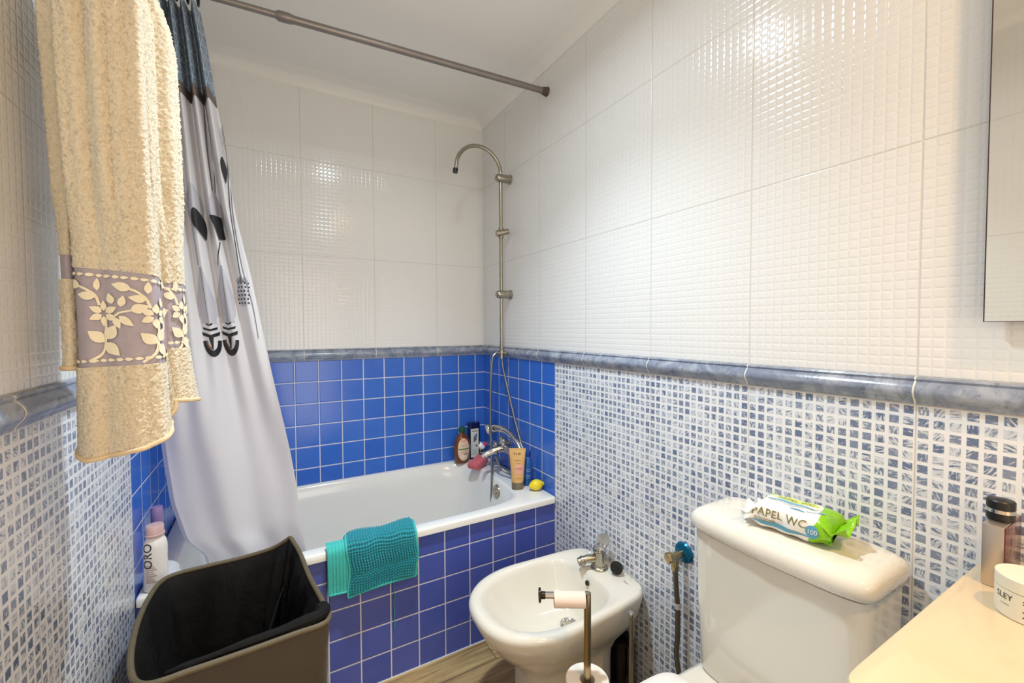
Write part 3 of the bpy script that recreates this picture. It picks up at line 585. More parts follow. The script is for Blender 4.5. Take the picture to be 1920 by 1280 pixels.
# amber shampoo
c = (0.925, 2.195, 0.5305); pf = [(0.034, 0), (0.042, 0.004), (0.046, 0.02), (0.0505, 0.06), (0.0505, 0.09), (0.044, 0.125), (0.030, 0.15), (0.016, 0.163), (0.0135, 0.168), (0.0135, 0.176)]
a = thing('shampoo_bottle', 'amber shampoo bottle with green cap and cream label in the tub corner', 'bottle', c)
AMB = mat('amber_liquid', rgb(112, 58, 12), 0.12, **{'Coat Weight': 0.4}); ovbottle(a, 'body', pf, c, 1.0, 0.62, AMB, rot=0.12)
ovbottle(a, 'cap', [(0.0165, 0.170), (0.0175, 0.172), (0.0175, 0.196), (0.015, 0.199), (0.002, 0.2)], c, 1, 1, mat('green_cap', rgb(24, 84, 52), 0.35))
fn = around(c, pf, 1.0, 0.62, 0.12, -PI / 2 - 0.12); g = G()
g.add(*mapped(moved(ell(0, 0.078, 0.038, 0.062, 0, 28, 5)), lambda x, z: fn(x, z)), 0)
for z in np.arange(0.122, 0.134, 0.008): g.add(*mapped(grid2(-0.017, 0.017, z, z + 0.003, 6, 1), lambda x, y: fn(x, y, .001)), 1)
g.add(*mapped(grid2(-0.036, 0.036, 0.078, 0.084, 12, 1), lambda x, y: fn(x, y, .001)), 2)
for k, (x0, x1, z) in enumerate(((-.02, .02, .104), (-.016, .016, .096), (-.02, .022, .066), (-.012, .02, .058))): g.add(*mapped(grid2(x0, x1, z, z + .0018, 6, 1), lambda x, y: fn(x, y, .001)), 3)
g.add(*mapped(grid2(0.002, 0.03, 0.05, 0.0535, 6, 1), lambda x, y: fn(x, y, .0012)), 4); g.add(*mapped(grid2(-0.016, 0.006, 0.03, 0.05, 5, 2), lambda x, y: fn(x, y, .001)), 5)
g.make('front_label', [mat('cream_label', rgb(232, 206, 178), 0.5), mat('salmon_print', rgb(226, 128, 104), 0.5), mat('green_print', rgb(70, 130, 70), 0.5), mat('faint_print', rgb(190, 150, 130), 0.5), INK, mat('pale_panel', rgb(240, 226, 216), 0.5)], a)
# navy lotion bottle
c = (1.012, 2.228, 0.5305); a = thing('lotion_bottle', 'navy blue lotion bottle with white label behind the amber bottle', 'bottle', c)
NAVY = mat('navy_plastic', rgb(14, 26, 78), 0.25); rr_ = [sel(c[0], c[1], 0.033 * k, 0.019 * k, c[2] + z, 5, 40) for z, k in ((0, 0.92), (0.004, 1), (0.178, 1.02), (0.182, 0.98))]
newobj('body', *loft(rr_, True, True, True), NAVY, a); newobj('cap', *loft([sel(c[0], c[1], 0.034, 0.0195, c[2] + z, 5, 40) for z in (0.183, 0.205, 0.208)], True, True, True), NAVY, a)
g = G(); fl = lambda x, z: Vector((c[0] + x, c[1] - 0.0203, c[2] + z)); g.add(*mapped(grid2(-0.027, 0.021, 0.012, 0.176, 2, 4), fl), 0); fl2 = lambda x, z: Vector((c[0] + x, c[1] - 0.0206, c[2] + z))
g.add(*mapped(grid2(-.02, .016, .160, .165, 2, 1), fl2), 1); g.add(*mapped(leaf(-0.008, 0.11, 0.045, 0.02, 1.1), fl2), 2); g.add(*mapped(leaf(-0.012, 0.10, 0.03, 0.012, 0.7), fl2), 2); g.add(*mapped(ell(0.008, 0.078, .006, .008), fl2), 1)
for z in (0.03, 0.04, 0.05): g.add(*mapped(grid2(-.018, .014, z, z + .002, 2, 1), fl2), 1)
g.make('front_label', [mat('white_label', rgb(228, 226, 214), 0.5), INKD, mat('slate_leaf_print', rgb(110, 130, 150), 0.5)], a)
# sponge
SP = matn('pink_sponge_foam', rgb(204, 92, 102), rgb(226, 120, 126), 120, 0.9, bump=0.002, bs=260)
v, f = box(-0.05, 0.05, -0.034, 0.034, 0, 0.03, 0.005, 2); Mx = Matrix.Translation((0.972, 2.075, 0.532)) @ Euler((0, math.radians(-17), math.radians(28))).to_matrix().to_4x4()
v = [Mx @ Vector((x, y, z + 0.006 * (x / 0.05) ** 2 - 0.010 * max(0, x) / 0.05 * (z < 0.015) + 0.014 )) for x, y, z in v]
zmin = min(q.z for q in v); v = [Vector((q.x, q.y, q.z - zmin + 0.5305)) for q in v]
tag(newobj('sponge', v, f, SP), 'pink block sponge on the tub edge beside the amber bottle', 'sponge')
# suction hook on the corner tiles
a = thing('suction_hook', 'small chrome cup with pink and white disc on corner tiles above the sponge', 'hook', (1.04, 2.26, 0.6))
newobj('cup', *lathe([(0.034, 0), (0.034, 0.005), (0.021, 0.012), (0.017, 0.032), (0.026, 0.037), (0.0275, 0.052), (0.022, 0.053), (0.016, 0.042)], (1.062, YB, 0.578), (-0.3, -1, 0.15), 20), CHROME, a)
g = G(); g.add(*lathe([(0.017, 0.0), (0.020, 0.008), (0.016, 0.016), (0.001, 0.018)], (1.052, 2.206, 0.598), (-0.3, -0.8, 0.5), 16), 0); g.add(*lathe([(0.013, 0.0), (0.015, 0.007), (0.012, 0.013), (0.001, 0.014)], (1.066, 2.204, 0.607), (0.0, -0.8, 0.6), 14), 1); g.make('disc', [mat('white_plastic', rgb(232, 230, 230), 0.3), mat('magenta_plastic', rgb(206, 60, 130), 0.3)], a)
# beige tube standing on its cap
c = Vector((0.995, 1.70, 0.5305)); a = thing('cream_tube', 'tan squeeze tube standing on its cap at the tub end', 'tube', c)
dirx = Vector((0.87, -0.49, 0)); diry = Vector((0.49, 0.87, 0))
def tubering(z, w, d, N=40): return [c + dirx * (w * math.cos(2 * PI * k / N)) + diry * (d * math.sin(2 * PI * k / N)) + Vector((0, 0, z)) for k in range(N)]
tz = [(0.033, 0.0275, 0.0225), (0.06, 0.0300, 0.021), (0.10, 0.0325, 0.0175), (0.14, 0.0355, 0.0115), (0.172, 0.0385, 0.0045), (0.178, 0.039, 0.0016), (0.19, 0.039, 0.0014)]
TANM = matn('tan_tube_plastic', rgb(214, 168, 104), rgb(222, 178, 116), 10, 0.35)
newobj('body', *loft([tubering(z, w, d) for z, w, d in tz], True, True, True), TANM, a)
newobj('cap', *loft([tubering(z, w, w * 0.85) for z, w in ((0, 0.0265), (0.002, 0.0275), (0.030, 0.0275), (0.033, 0.027))], True, True, True), mat('olive_grey_cap', rgb(122, 108, 84), 0.35), a)
def tf(x, z, off=0.0006):
    w = np.interp(z, [q[0] for q in tz], [q[1] for q in tz]); d = np.interp(z, [q[0] for q in tz], [q[2] for q in tz]); q = min(abs(x) / w, 0.999)
    return c + dirx * x - diry * (d * math.sqrt(1 - q * q) + off) + Vector((0, 0, z))
g = G(); g.add(*mapped(grid2(-0.012, 0.028, 0.075, 0.115, 10, 4), tf), 0); g.make('pink_label', mat('pink_panel', rgb(232, 166, 150), 0.45), a); g = G(); g.add(*mapped(moved(text2('THE', 0.015), -0.002, 0.164, 1.4, 1), lambda x, z: tf(x, z, .001)), 0); g.make('lettering', mat('brown_lettering', rgb(66, 44, 24), 0.5), a); g = G()
for x0, x1, z in ((-.012, .016, .135), (-.006, .014, .122), (-.008, .022, .10), (-.008, .022, .094), (-.004, .018, .052)): g.add(*mapped(grid2(x0, x1, z, z + .002, 6, 1), lambda x, y: tf(x, y, .001)), 0)
g.make('fine_print', mat('ochre_print', rgb(176, 122, 62), 0.5), a)
# blue bottle behind the tube
c = (1.062, 1.715, 0.5305); a = thing('gel_bottle', 'slim blue gel bottle standing behind the tan tube', 'bottle', c)
pf = [(0.02, 0), (0.023, 0.004), (0.024, 0.06), (0.023, 0.11), (0.017, 0.13), (0.012, 0.137)]; ovbottle(a, 'body', pf, c, 1, 0.8, mat('blue_bottle_plastic', rgb(36, 92, 170), 0.22)); ovbottle(a, 'cap', [(0.013, 0.138), (0.0145, 0.141), (0.014, 0.16), (0.012, 0.163), (0.002, 0.164)], c, 1, 0.8, mat('deep_blue_cap', rgb(20, 60, 140), 0.25))
fn = around(c, pf, 1, 0.8, 0, FACE); g = G()
for z, w in ((0.078, .013), (0.07, .011), (0.05, .012), (0.044, .012), (0.038, .01)): g.add(*mapped(grid2(-w, w, z, z + .0016, 6, 1), fn), 0)
g.make('print', [mat('pale_blue_print', rgb(150, 186, 222), 0.5)], a)
# lemon
YEL = matn('lemon_peel', rgb(236, 206, 20), rgb(246, 226, 60), 30, 0.35, bump=0.0006, bs=260); lp = [(0.001, -0.036), (0.006, -0.035), (0.0085, -0.031), (0.017, -0.024), (0.0235, -0.012), (0.0255, 0.0), (0.0235, 0.012), (0.016, 0.024), (0.009, 0.031), (0.006, 0.0375), (0.001, 0.039)]
tag(newobj('lemon', *lathe(lp, (1.058, 1.636, 0.5555), (0.95, -0.25, 0.12), 28), YEL), 'yellow lemon lying on the tub corner', 'lemon')
# talc bottle on the left tub corner
c = (-0.300, 1.562, 0.5305); pf = [(0.024, 0), (0.0285, 0.004), (0.029, 0.03), (0.0275, 0.09), (0.0285, 0.125), (0.026, 0.142), (0.0205, 0.152), (0.0185, 0.156)]
a = thing('powder_bottle', 'white powder bottle with dusky pink cap on the left tub corner', 'bottle', c); ovbottle(a, 'body', pf, c, 1, 0.8, mat('white_bottle_plastic', rgb(232, 228, 224), 0.3))
ovbottle(a, 'cap', [(0.0225, 0.157), (0.0235, 0.159), (0.0235, 0.163), (0.0215, 0.164), (0.0212, 0.184), (0.0195, 0.188), (0.002, 0.189)], c, 1, 1, mat('dusky_pink_cap', rgb(206, 172, 170), 0.35))
fn = around(c, pf, 1, 0.8, 0, -PI / 2 - 0.35); g = G(); g.add(*mapped(moved(text2('ORO', 0.033), -0.004, 0.106, 1, 1, PI / 2), lambda x, z: fn(x, z, .0012)), 0)
for k in range(9): g.add(*mapped(grid2(-0.010, 0.016 - 0.004 * (k % 3), 0.030 + 0.0058 * k, 0.0325 + 0.0058 * k, 6, 1), lambda x, y: fn(x, y, .001)), 1)
g.make('print', [mat('dark_green_lettering', rgb(26, 42, 48), 0.5), mat('mauve_print', rgb(168, 140, 148), 0.5)], a)
c = (-0.320, 1.70, 0.5305); a = thing('purple_bottle', 'purple bottle behind the white powder bottle against the left tiles', 'bottle', c)
ovbottle(a, 'body', [(0.015, 0), (0.017, 0.004), (0.017, 0.10), (0.016, 0.12), (0.011, 0.132)], c, 1, 1, mat('lilac_bottle', rgb(196, 182, 206), 0.3)); ovbottle(a, 'cap', [(0.0145, 0.133), (0.0155, 0.136), (0.0155, 0.19), (0.014, 0.194), (0.002, 0.195)], c, 1, 1, mat('purple_cap', rgb(146, 122, 170), 0.3))

# ------------------------------------------------------------------ laundry hamper
b = NB('dark_brown_hamper_cloth'); v = b.obj(); b.p(**{'Base Color': b.mix(b.noise(v, 8, 3), rgb(54, 46, 36), rgb(72, 62, 48)), 'Roughness': 0.75, 'Sheen Weight': 0.2}); b.bump(b.noise(v, 9, 4, 0.6, 0.6), 0.8, 0.012); HAM = b.m
b = NB('black_lining'); v = b.obj(); b.p(**{'Base Color': b.mix(b.noise(v, 5, 2), rgb(11, 10, 10), rgb(24, 22, 21)), 'Roughness': 0.75, 'Specular IOR Level': 0.2}); b.bump(b.noise(v, 7, 4, 0.6, 0.8), 0.9, 0.014); LIN = b.m
hb = thing('laundry_hamper', 'dark brown cloth laundry hamper with black lining, open by the tub', 'hamper', (-0.08, 1.29, 0))
key = [(-0.262, 1.498, 0.585), (-0.18, 1.516, 0.583), (-0.09, 1.520, 0.582), (-0.01, 1.510, 0.594), (0.030, 1.495, 0.616), (0.043, 1.487, 0.6255), (0.052, 1.465, 0.618), (0.066, 1.41, 0.606), (0.083, 1.28, 0.594), (0.104, 1.16, 0.586), (0.107, 1.092, 0.578), (0.03, 1.078, 0.580), (-0.06, 1.068, 0.582), (-0.15, 1.06, 0.585), (-0.226, 1.058, 0.588), (-0.262, 1.13, 0.586), (-0.285, 1.28, 0.584), (-0.285, 1.42, 0.585)]
rim = [np.array(p) for p in cr(key, 8, True)]; NR = len(rim); cen = np.array((-0.085, 1.29, 0.0))
def hring(z, sc, inset=0.0, wr=0.0, ph=0.0):
    out = []
    for i, p in enumerate(rim):
        q = cen + (p - cen) * np.array((sc, sc, 0)); d = (p - cen) * np.array((1, 1, 0)); d /= np.linalg.norm(d); q = q - d * (inset + wr * math.sin(i * 0.45 + ph) + wr * .6 * math.sin(i * 1.1 + ph * 2)); q[2] = z if np.isscalar(z) else z[i]; out.append(q)
    return out
zr = np.array([p[2] for p in rim])
rows = [hring(0.001, 0.86), hring(0.012, 0.87)] + [hring(zr * t, 0.87 + 0.13 * t, 0.0, 0.006 * math.sin(PI * t), 2 * t) for t in (0.15, 0.3, 0.45, 0.6, 0.75, 0.88)] + [hring(zr - 0.02, 0.998, 0, 0.002), hring(zr - 0.004, 1.0)]
newobj('outer_cloth', *loft(rows, True, True, False), HAM, hb, sharp=80)
rows = [hring(zr - 0.003, 1.0, 0.002), hring(zr - 0.012, 1.0, 0.010, 0.002), hring(zr - 0.05, 0.985, 0.016, 0.006, 1), hring(zr - 0.10, 0.97, 0.024, 0.010, 1.6), hring(zr * 0.72, 0.95, 0.032, 0.013, 2.4), hring(zr * 0.55, 0.92, 0.036, 0.014, 3.4), hring(zr * 0.4, 0.90, 0.036, 0.012, 4), hring(zr * 0.2, 0.88, 0.032, 0.008, 5), hring(0.03, 0.84, 0.022)]
newobj('lining', *loft(rows, True, False, True), LIN, hb, sharp=80)['label'] = 'black inner lining'
newobj('rim_piping', *tube([Vector(p) for p in rim] + [Vector(rim[0])], 0.0062, 10, False), matn('brown_piping', rgb(82, 72, 52), rgb(102, 90, 66), 60, 0.6), hb)
# lining slack rolled over the front edge
roll = cr([(0.10, 1.14, 0.584), (0.095, 1.105, 0.590), (0.03, 1.098, 0.586), (-0.06, 1.09, 0.584), (-0.15, 1.084, 0.582), (-0.20, 1.085, 0.578)], 8)
newobj('lining_roll', *tube(roll, [0.004] + [0.017 - 0.012 * (k / len(roll)) + 0.001 * math.sin(k * 0.6) for k in range(1, len(roll) - 1)] + [0.003], 10), LIN, hb)
newobj('inner_cord', *tube(cr([(0.02, 1.44, 0.50), (-0.005, 1.38, 0.46), (-0.03, 1.30, 0.42), (-0.055, 1.2, 0.42)], 6), 0.002, 8), LIN, hb)

# ------------------------------------------------------------------ bidet
bd = thing('bidet', 'white porcelain bidet standing between tub and toilet', 'bidet', (0.8, 1.16, 0))
YC_ = 1.158
def bring(x0, x1, w, z, n=2.3, nr=6): return sel((x0 + x1) / 2 + (x1 - x0) * 0.1, YC_, 1, w, z, n, 96, nr), (x0, x1)
def D(x0, x1, w, z, n=2.3, nr=7.0, N=96, xm=0.42, tap=0.10):
    """D shaped ring: round nose at x0, squarish back at x1"""
    xc = x0 + (x1 - x0) * xm; out = []
    for k in range(N):
        t = 2 * PI * k / N; c_, s_ = math.cos(t), math.sin(t)
        if c_ > 0: e = 2 / nr; out.append((xc + (x1 - xc) * abs(c_) ** e, YC_ + (w * (1 - tap * (abs(c_) ** e))) * math.copysign(abs(s_) ** e, s_), z))
        else: e = 2 / n; out.append((xc - (xc - x0) * abs(c_) ** e, YC_ + w * math.copysign(abs(s_) ** e, s_), z))
    return out
XB = 1.094
rows = [D(0.683, 1.01, 0.108, 0.0, 3, 8), D(0.683, 1.01, 0.108, 0.012, 3, 8), D(0.69, 1.008, 0.103, 0.03, 3, 8), D(0.69, 1.008, 0.103, 0.15, 3, 8), D(0.686, 1.01, 0.106, 0.185, 2.8, 8), D(0.662, 1.03, 0.118, 0.22, 2.5, 8), D(0.605, 1.07, 0.148, 0.262), D(0.565, XB, 0.174, 0.31), D(0.542, XB, 0.188, 0.35), D(0.527, XB, 0.199, 0.38), D(0.528, XB, 0.199, 0.392), D(0.535, XB - 0.002, 0.194, 0.401), D(0.547, XB - 0.006, 0.186, 0.404)]
def Di(x0, x1, w, z, n=2.4, N=96): 
    return sel((x0 + x1) / 2, YC_, (x1 - x0) / 2, w, z, n, N, 3.4)
rows += [Di(0.562, 0.985, 0.170, 0.403), Di(0.574, 0.978, 0.163, 0.398), Di(0.584, 0.972, 0.157, 0.385), Di(0.612, 0.964, 0.140, 0.34), Di(0.67, 0.95, 0.11, 0.29), Di(0.73, 0.935, 0.08, 0.262), Di(0.81, 0.93, 0.045, 0.253), Di(0.86, 0.90, 0.018, 0.250)]
newobj('bowl', *loft(rows, True, True, True), PORC, bd, sharp=60)
newobj('drain', *lathe([(0.028, 0), (0.030, 0.003), (0.024, 0.005), (0.019, 0.002), (0.018, -0.004), (0.001, -0.004)], (0.882, YC_, 0.2545), (0, 0, 1), 24), CHROME, bd)
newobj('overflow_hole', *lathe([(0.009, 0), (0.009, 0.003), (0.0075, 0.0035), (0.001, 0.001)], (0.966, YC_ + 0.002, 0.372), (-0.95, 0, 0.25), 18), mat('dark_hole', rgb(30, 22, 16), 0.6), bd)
g = G(); g.add(*mapped(moved(text2('Roca', 0.011), 0, 0, 1, 1), lambda x, y: Vector((1.048 + y, 1.055 + -x, 0.4047)))); g.make('maker_mark', mat('grey_mark', rgb(140, 134, 126), 0.5), bd)
# bidet tap
tp = thing('bidet_tap', 'chrome single lever tap on the bidet ledge', 'tap', (1.035, 1.17, 0.404)); tx, ty, tz_ = 1.032, 1.172, 0.4042
newobj('base', *lathe([(0.031, 0), (0.0315, 0.003), (0.028, 0.008), (0.0255, 0.009), (0.025, 0.013)], (tx, ty, tz_), (0, 0, 1), 24), CHROME_W, tp)
newobj('body', *lathe([(0.023, 0.008), (0.024, 0.012), (0.0225, 0.055), (0.0238, 0.058), (0.0238, 0.062), (0.015, 0.064)], (tx, ty, tz_), (0, 0, 1), 24), CHROME_W, tp)
g = G(); g.add(*tube([(tx - 0.01, ty + 0.004, tz_ + 0.034), (tx - 0.045, ty + 0.016, tz_ + 0.036), (tx - 0.06, ty + 0.022, tz_ + 0.030)], [0.0155, 0.0145, 0.014], 14)); g.add(*lathe([(0.0155, 0), (0.0175, 0.002), (0.0175, 0.009), (0.015, 0.011), (0.015, 0.021), (0.0125, 0.022), (0.011, 0.016)], (tx - 0.056, ty + 0.020, tz_ + 0.032), (-0.9, 0.35, -0.25), 16)); g.make('spout', CHROME_W, tp)
g = G(); g.add(*lathe([(0.022, 0.062), (0.0245, 0.066), (0.024, 0.074), (0.016, 0.082), (0.002, 0.084)], (tx, ty, tz_), (0, 0, 1), 22)); g.add(*tube([(tx, ty, tz_ + 0.078), (tx + 0.012, ty + 0.004, tz_ + 0.086)], [0.008, 0.007], 12)); g.add(*lathe([(0.001, -0.0035), (0.025, -0.003), (0.0265, 0), (0.025, 0.003), (0.001, 0.0035)], (tx + 0.024, ty + 0.008, tz_ + 0.090), (-0.75, -0.25, 0.6), 24)); g.add(*lathe([(0.010, 0), (0.0125, 0.004), (0.0105, 0.013), (0.001, 0.015)], (tx - 0.012, ty - 0.004, tz_ + 0.070), (-0.9, -0.3, 0.35), 14)); g.make('lever', CHROME, tp)
newobj('chain', *tube(cr([(tx - 0.004, ty + 0.03, tz_ + 0.004), (tx + 0.0, ty + 0.055, tz_ + 0.03), (tx + 0.018, ty + 0.07, tz_ + 0.038), (tx + 0.03, ty + 0.05, tz_ + 0.02)], 6), 0.0013, 6), CHROME_W, tp)
tag(newobj('plug', *lathe([(0.016, 0), (0.019, 0.003), (0.0215, 0.012), (0.0225, 0.018), (0.021, 0.021), (0.008, 0.023), (0.006, 0.028), (0.001, 0.029)], (1.064, 1.112, 0.4265), (-0.75, -0.5, 0.25), 22), mat('black_rubber', rgb(18, 17, 17), 0.45)), 'black rubber plug propped beside the bidet tap', 'plug')
# ------------------------------------------------------------------ black bin and brush under the bidet's wall side
c = (1.035, 1.0, 0.0)
tag(newobj('waste_bin', *lathe([(0.04, 0.0), (0.046, 0.003), (0.048, 0.178), (0.046, 0.192), (0.03, 0.198), (0.002, 0.2)], (1.058, 1.085, 0.0), (0, 0, 1), 28, 0.75, 1.05), mat('gloss_black', rgb(8, 8, 9), 0.15)), 'black cylindrical bin tucked under the wall side of the bidet', 'bin')
br = thing('toilet_brush', 'toilet brush with slim chrome handle beside the bidet', 'toilet brush', (0.935, 0.915, 0))
newobj('handle', *tube([(0.935, 0.918, 0.10), (0.935, 0.918, 0.25), (0.935, 0.918, 0.405)], 0.0065, 14), CHROME_W, br); newobj('knob', *lathe([(0.006, 0), (0.009, 0.004), (0.009, 0.012), (0.006, 0.016), (0.001, 0.017)], (0.935, 0.918, 0.404), (0, 0, 1), 16), CHROME, br)
newobj('holder', *lathe([(0.036, 0), (0.04, 0.003), (0.04, 0.10), (0.036, 0.104), (0.008, 0.105)], (0.935, 0.918, 0), (0, 0, 1), 24), BLACKP, br)
# ------------------------------------------------------------------ paper holder
PX, PY = 0.722, 0.867
ph = thing('paper_stand', 'free standing chrome toilet paper stand in front of the bidet', 'paper stand', (PX, PY, 0))
BRZ = matn('bronzed_steel', rgb(150, 132, 96), rgb(176, 160, 128), 12, 0.2, metal=1.0)
newobj('base_plate', *lathe([(0.075, 0), (0.078, 0.003), (0.076, 0.01), (0.02, 0.014), (0.01, 0.016)], (PX, PY, 0), (0, 0, 1), 36), BRZ, ph)
newobj('pole', *tube([(PX, PY, 0.012), (PX, PY, 0.3), (PX, PY, 0.574)], 0.0098, 18), BRZ, ph)
AX = Vector((-0.84, 0.52, 0.0)).normalized(); p0 = Vector((PX, PY, 0.566))
newobj('arm', *tube([p0 - AX * 0.004, p0 + AX * 0.118], 0.0085, 18), CHROME, ph); o = newobj('end_knob', *lathe([(0.0085, 0), (0.0095, 0.001), (0.0095, 0.010), (0.0185, 0.0125), (0.0185, 0.017), (0.015, 0.0185), (0.001, 0.019)], p0 + AX * 0.112, AX, 24), mat('dark_bronze', rgb(70, 62, 54), 0.22, 1.0), ph)
CARD = matn('pale_cardboard', rgb(232, 208, 192), rgb(240, 220, 206), 80, 0.8); CARDI = mat('brown_cardboard_inside', rgb(120, 96, 76), 0.85)
ctr = p0 + Vector((0, 0, -0.0105)) + AX * 0.006
q = Vector((0, 0, 1)).rotation_difference(AX); rg = lambda r, h: [ctr + AX * h + q @ Vector((r * math.cos(2 * PI * k / 32), r * math.sin(2 * PI * k / 32), 0)) for k in range(32)]
v, f = loft([rg(0.0195, 0), rg(0.0205, 0), rg(0.0205, 0.083), rg(0.0193, 0.083), rg(0.0192, 0.08), rg(0.0192, 0.002), rg(0.0195, 0)], True)
newobj_ = newobj('cardboard_roll', v, f, [CARD, CARDI], None, mi=[0] * 32 * 3 + [1] * 32 * 3); tag(newobj_, 'empty cardboard toilet roll on the arm of the paper stand', 'cardboard tube')
PAP = matn('white_tissue', rgb(240, 232, 220), rgb(246, 240, 230), 120, 0.95, bump=0.0006, bs=150)
for k in range(3):
    z0 = 0.016 + 0.1085 * k; R1 = lambda r, z: [(PX + r * math.cos(2 * PI * j_ / 40), PY + r * math.sin(2 * PI * j_ / 40), z) for j_ in range(40)]
    v, f = loft([R1(0.0195, z0), R1(0.056, z0), R1(0.058, z0 + 0.003), R1(0.058, z0 + 0.104), R1(0.056, z0 + 0.107), R1(0.021, z0 + 0.107), R1(0.0195, z0 + 0.105), R1(0.0195, z0)], True)
    o = newobj('toilet_roll', v, f, PAP); tag(o, ['spare white toilet roll lowest on the paper stand', 'spare white toilet roll in the middle of the paper stand', 'spare white toilet roll topmost on the paper stand pole'][k], 'toilet roll', 'spare rolls on the paper stand')
# ------------------------------------------------------------------ angle valve with hose
av = thing('angle_valve', 'brass angle valve with blue flange on the mosaic wall by the cistern', 'valve', (XR, 0.858, 0.585))
newobj('flange', *lathe([(0.031, 0), (0.032, 0.003), (0.028, 0.009), (0.016, 0.012), (0.012, 0.013)], (XR, 0.858, 0.588), (-1, 0, 0), 28), mat('blue_film_metal', rgb(16, 104, 142), 0.25, 0.5), av)['label'] = 'blue round wall flange'
BRS = matn('dull_brass', rgb(150, 132, 96), rgb(184, 168, 132), 40, 0.3, metal=1.0)
g = G(); g.add(*tube([(XR - 0.008, 0.858, 0.588), (XR - 0.06, 0.858, 0.588)], 0.0105, 16)); g.add(*tube([(XR - 0.042, 0.858, 0.592), (XR - 0.042, 0.858, 0.548)], [0.011, 0.0105], 14)); g.add(*lathe([(0.0125, 0), (0.0125, 0.012)], (XR - 0.042, 0.858, 0.557), (0, 0, -1), 6)); g.make('body', BRS, av)
newobj('knob', *lathe([(0.009, 0), (0.0165, 0.003), (0.0165, 0.016), (0.013, 0.020), (0.002, 0.021)], (XR - 0.056, 0.858, 0.588), (-1, 0.1, 0.0), 8), BRS, av)
vh = newobj('hose', *tube(cr([(XR - 0.042, 0.858, 0.548), (XR - 0.04, 0.856, 0.50), (XR - 0.034, 0.854, 0.42), (XR - 0.036, 0.852, 0.34), (XR - 0.042, 0.85, 0.28), (XR - 0.05, 0.82, 0.20), (XR - 0.06, 0.76, 0.16), (XR - 0.08, 0.68, 0.17)], 7), 0.0078, 12), matn('grey_braid', rgb(84, 80, 70), rgb(128, 122, 108), 300, 0.4, bump=0.0006, bs=420, metal=0.7), av)
newobj('hose_band', *tube([(XR - 0.0352, 0.8545, 0.442), (XR - 0.034, 0.854, 0.425)], 0.0088, 12), mat('white_tape', rgb(206, 200, 188), 0.5), vh)

# ------------------------------------------------------------------ toilet
tl = thing('toilet', 'white close coupled toilet with tank against the mosaic wall', 'toilet', (0.8, 0.5, 0)); YT0 = 0.497
def rr2(x0, x1, y0, y1, z, n=7, N=72, bulge=0.0):
    r = sel((x0 + x1) / 2, (y0 + y1) / 2, (x1 - x0) / 2, (y1 - y0) / 2, z, n, N)
    return [(x - (bulge * max(0, 1 - ((y - (y0 + y1) / 2) / ((y1 - y0) / 2)) ** 2) if x < (x0 + x1) / 2 else 0), y, z_) for x, y, z_ in r]
newobj('tank', *loft([rr2(0.915, 1.085, 0.340, 0.672, 0.432, 9), rr2(0.913, 1.087, 0.337, 0.675, 0.438, 9), rr2(0.909, 1.09, 0.333, 0.684, 0.60, 9, bulge=0.006), rr2(0.906, 1.09, 0.330, 0.689, 0.782, 9, bulge=0.010)], True, True, True), PORC, tl, sharp=60)
newobj('tank_lid', *loft([rr2(0.908, 1.088, 0.329, 0.688, 0.785, 8, bulge=.012), rr2(0.899, 1.09, 0.321, 0.696, 0.789, 8, bulge=.014), rr2(0.895, 1.092, 0.318, 0.700, 0.80, 8, bulge=.014), rr2(0.896, 1.091, 0.319, 0.699, 0.815, 8, bulge=.014), rr2(0.903, 1.086, 0.325, 0.692, 0.826, 7, bulge=.013), rr2(0.916, 1.075, 0.338, 0.679, 0.8325, 6, bulge=.012), rr2(0.94, 1.05, 0.365, 0.646, 0.8345, 5, bulge=.01), rr2(0.98, 1.0, 0.45, 0.55, 0.835, 3)], True, True, True), PORC, tl, sharp=60)
_yc = YC_; YC_ = YT0
rows = [D(0.52, 0.98, 0.10, 0.0, 2.6, 8), D(0.52, 0.98, 0.10, 0.02, 2.6, 8), D(0.525, 0.975, 0.095, 0.15, 2.6, 8), D(0.49, 0.99, 0.125, 0.25), D(0.43, 1.0, 0.16, 0.33), D(0.40, 1.03, 0.186, 0.38), D(0.395, 1.075, 0.195, 0.41, tap=0.03), D(0.40, 1.08, 0.192, 0.425, tap=0.03), D(0.42, 1.07, 0.18, 0.430, tap=0.03)]
newobj('bowl', *loft(rows, True, True, True), PORC, tl, sharp=60)
rows = [D(0.40, 0.842, 0.200, 0.4305, 2.3, 9, tap=0.0), D(0.397, 0.846, 0.203, 0.436, 2.3, 9, tap=0.0), D(0.399, 0.845, 0.202, 0.446, 2.3, 9, tap=0.0), D(0.408, 0.838, 0.196, 0.452, 2.3, 9, tap=0.0), D(0.45, 0.82, 0.165, 0.455, 2.3, 7, tap=0.0), D(0.6, 0.7, 0.05, 0.456)]
sl = newobj('seat_lid', *loft(rows, True, True, True), GLOSSW, tl, sharp=60); YC_ = _yc
for y in (YT0 - 0.07, YT0 + 0.07): newobj('hinge', *lathe([(0.013, 0), (0.013, 0.016), (0.010, 0.019), (0.001, 0.02)], (0.885, y, 0.430), (0, 0, 1), 16), CHROME, sl)
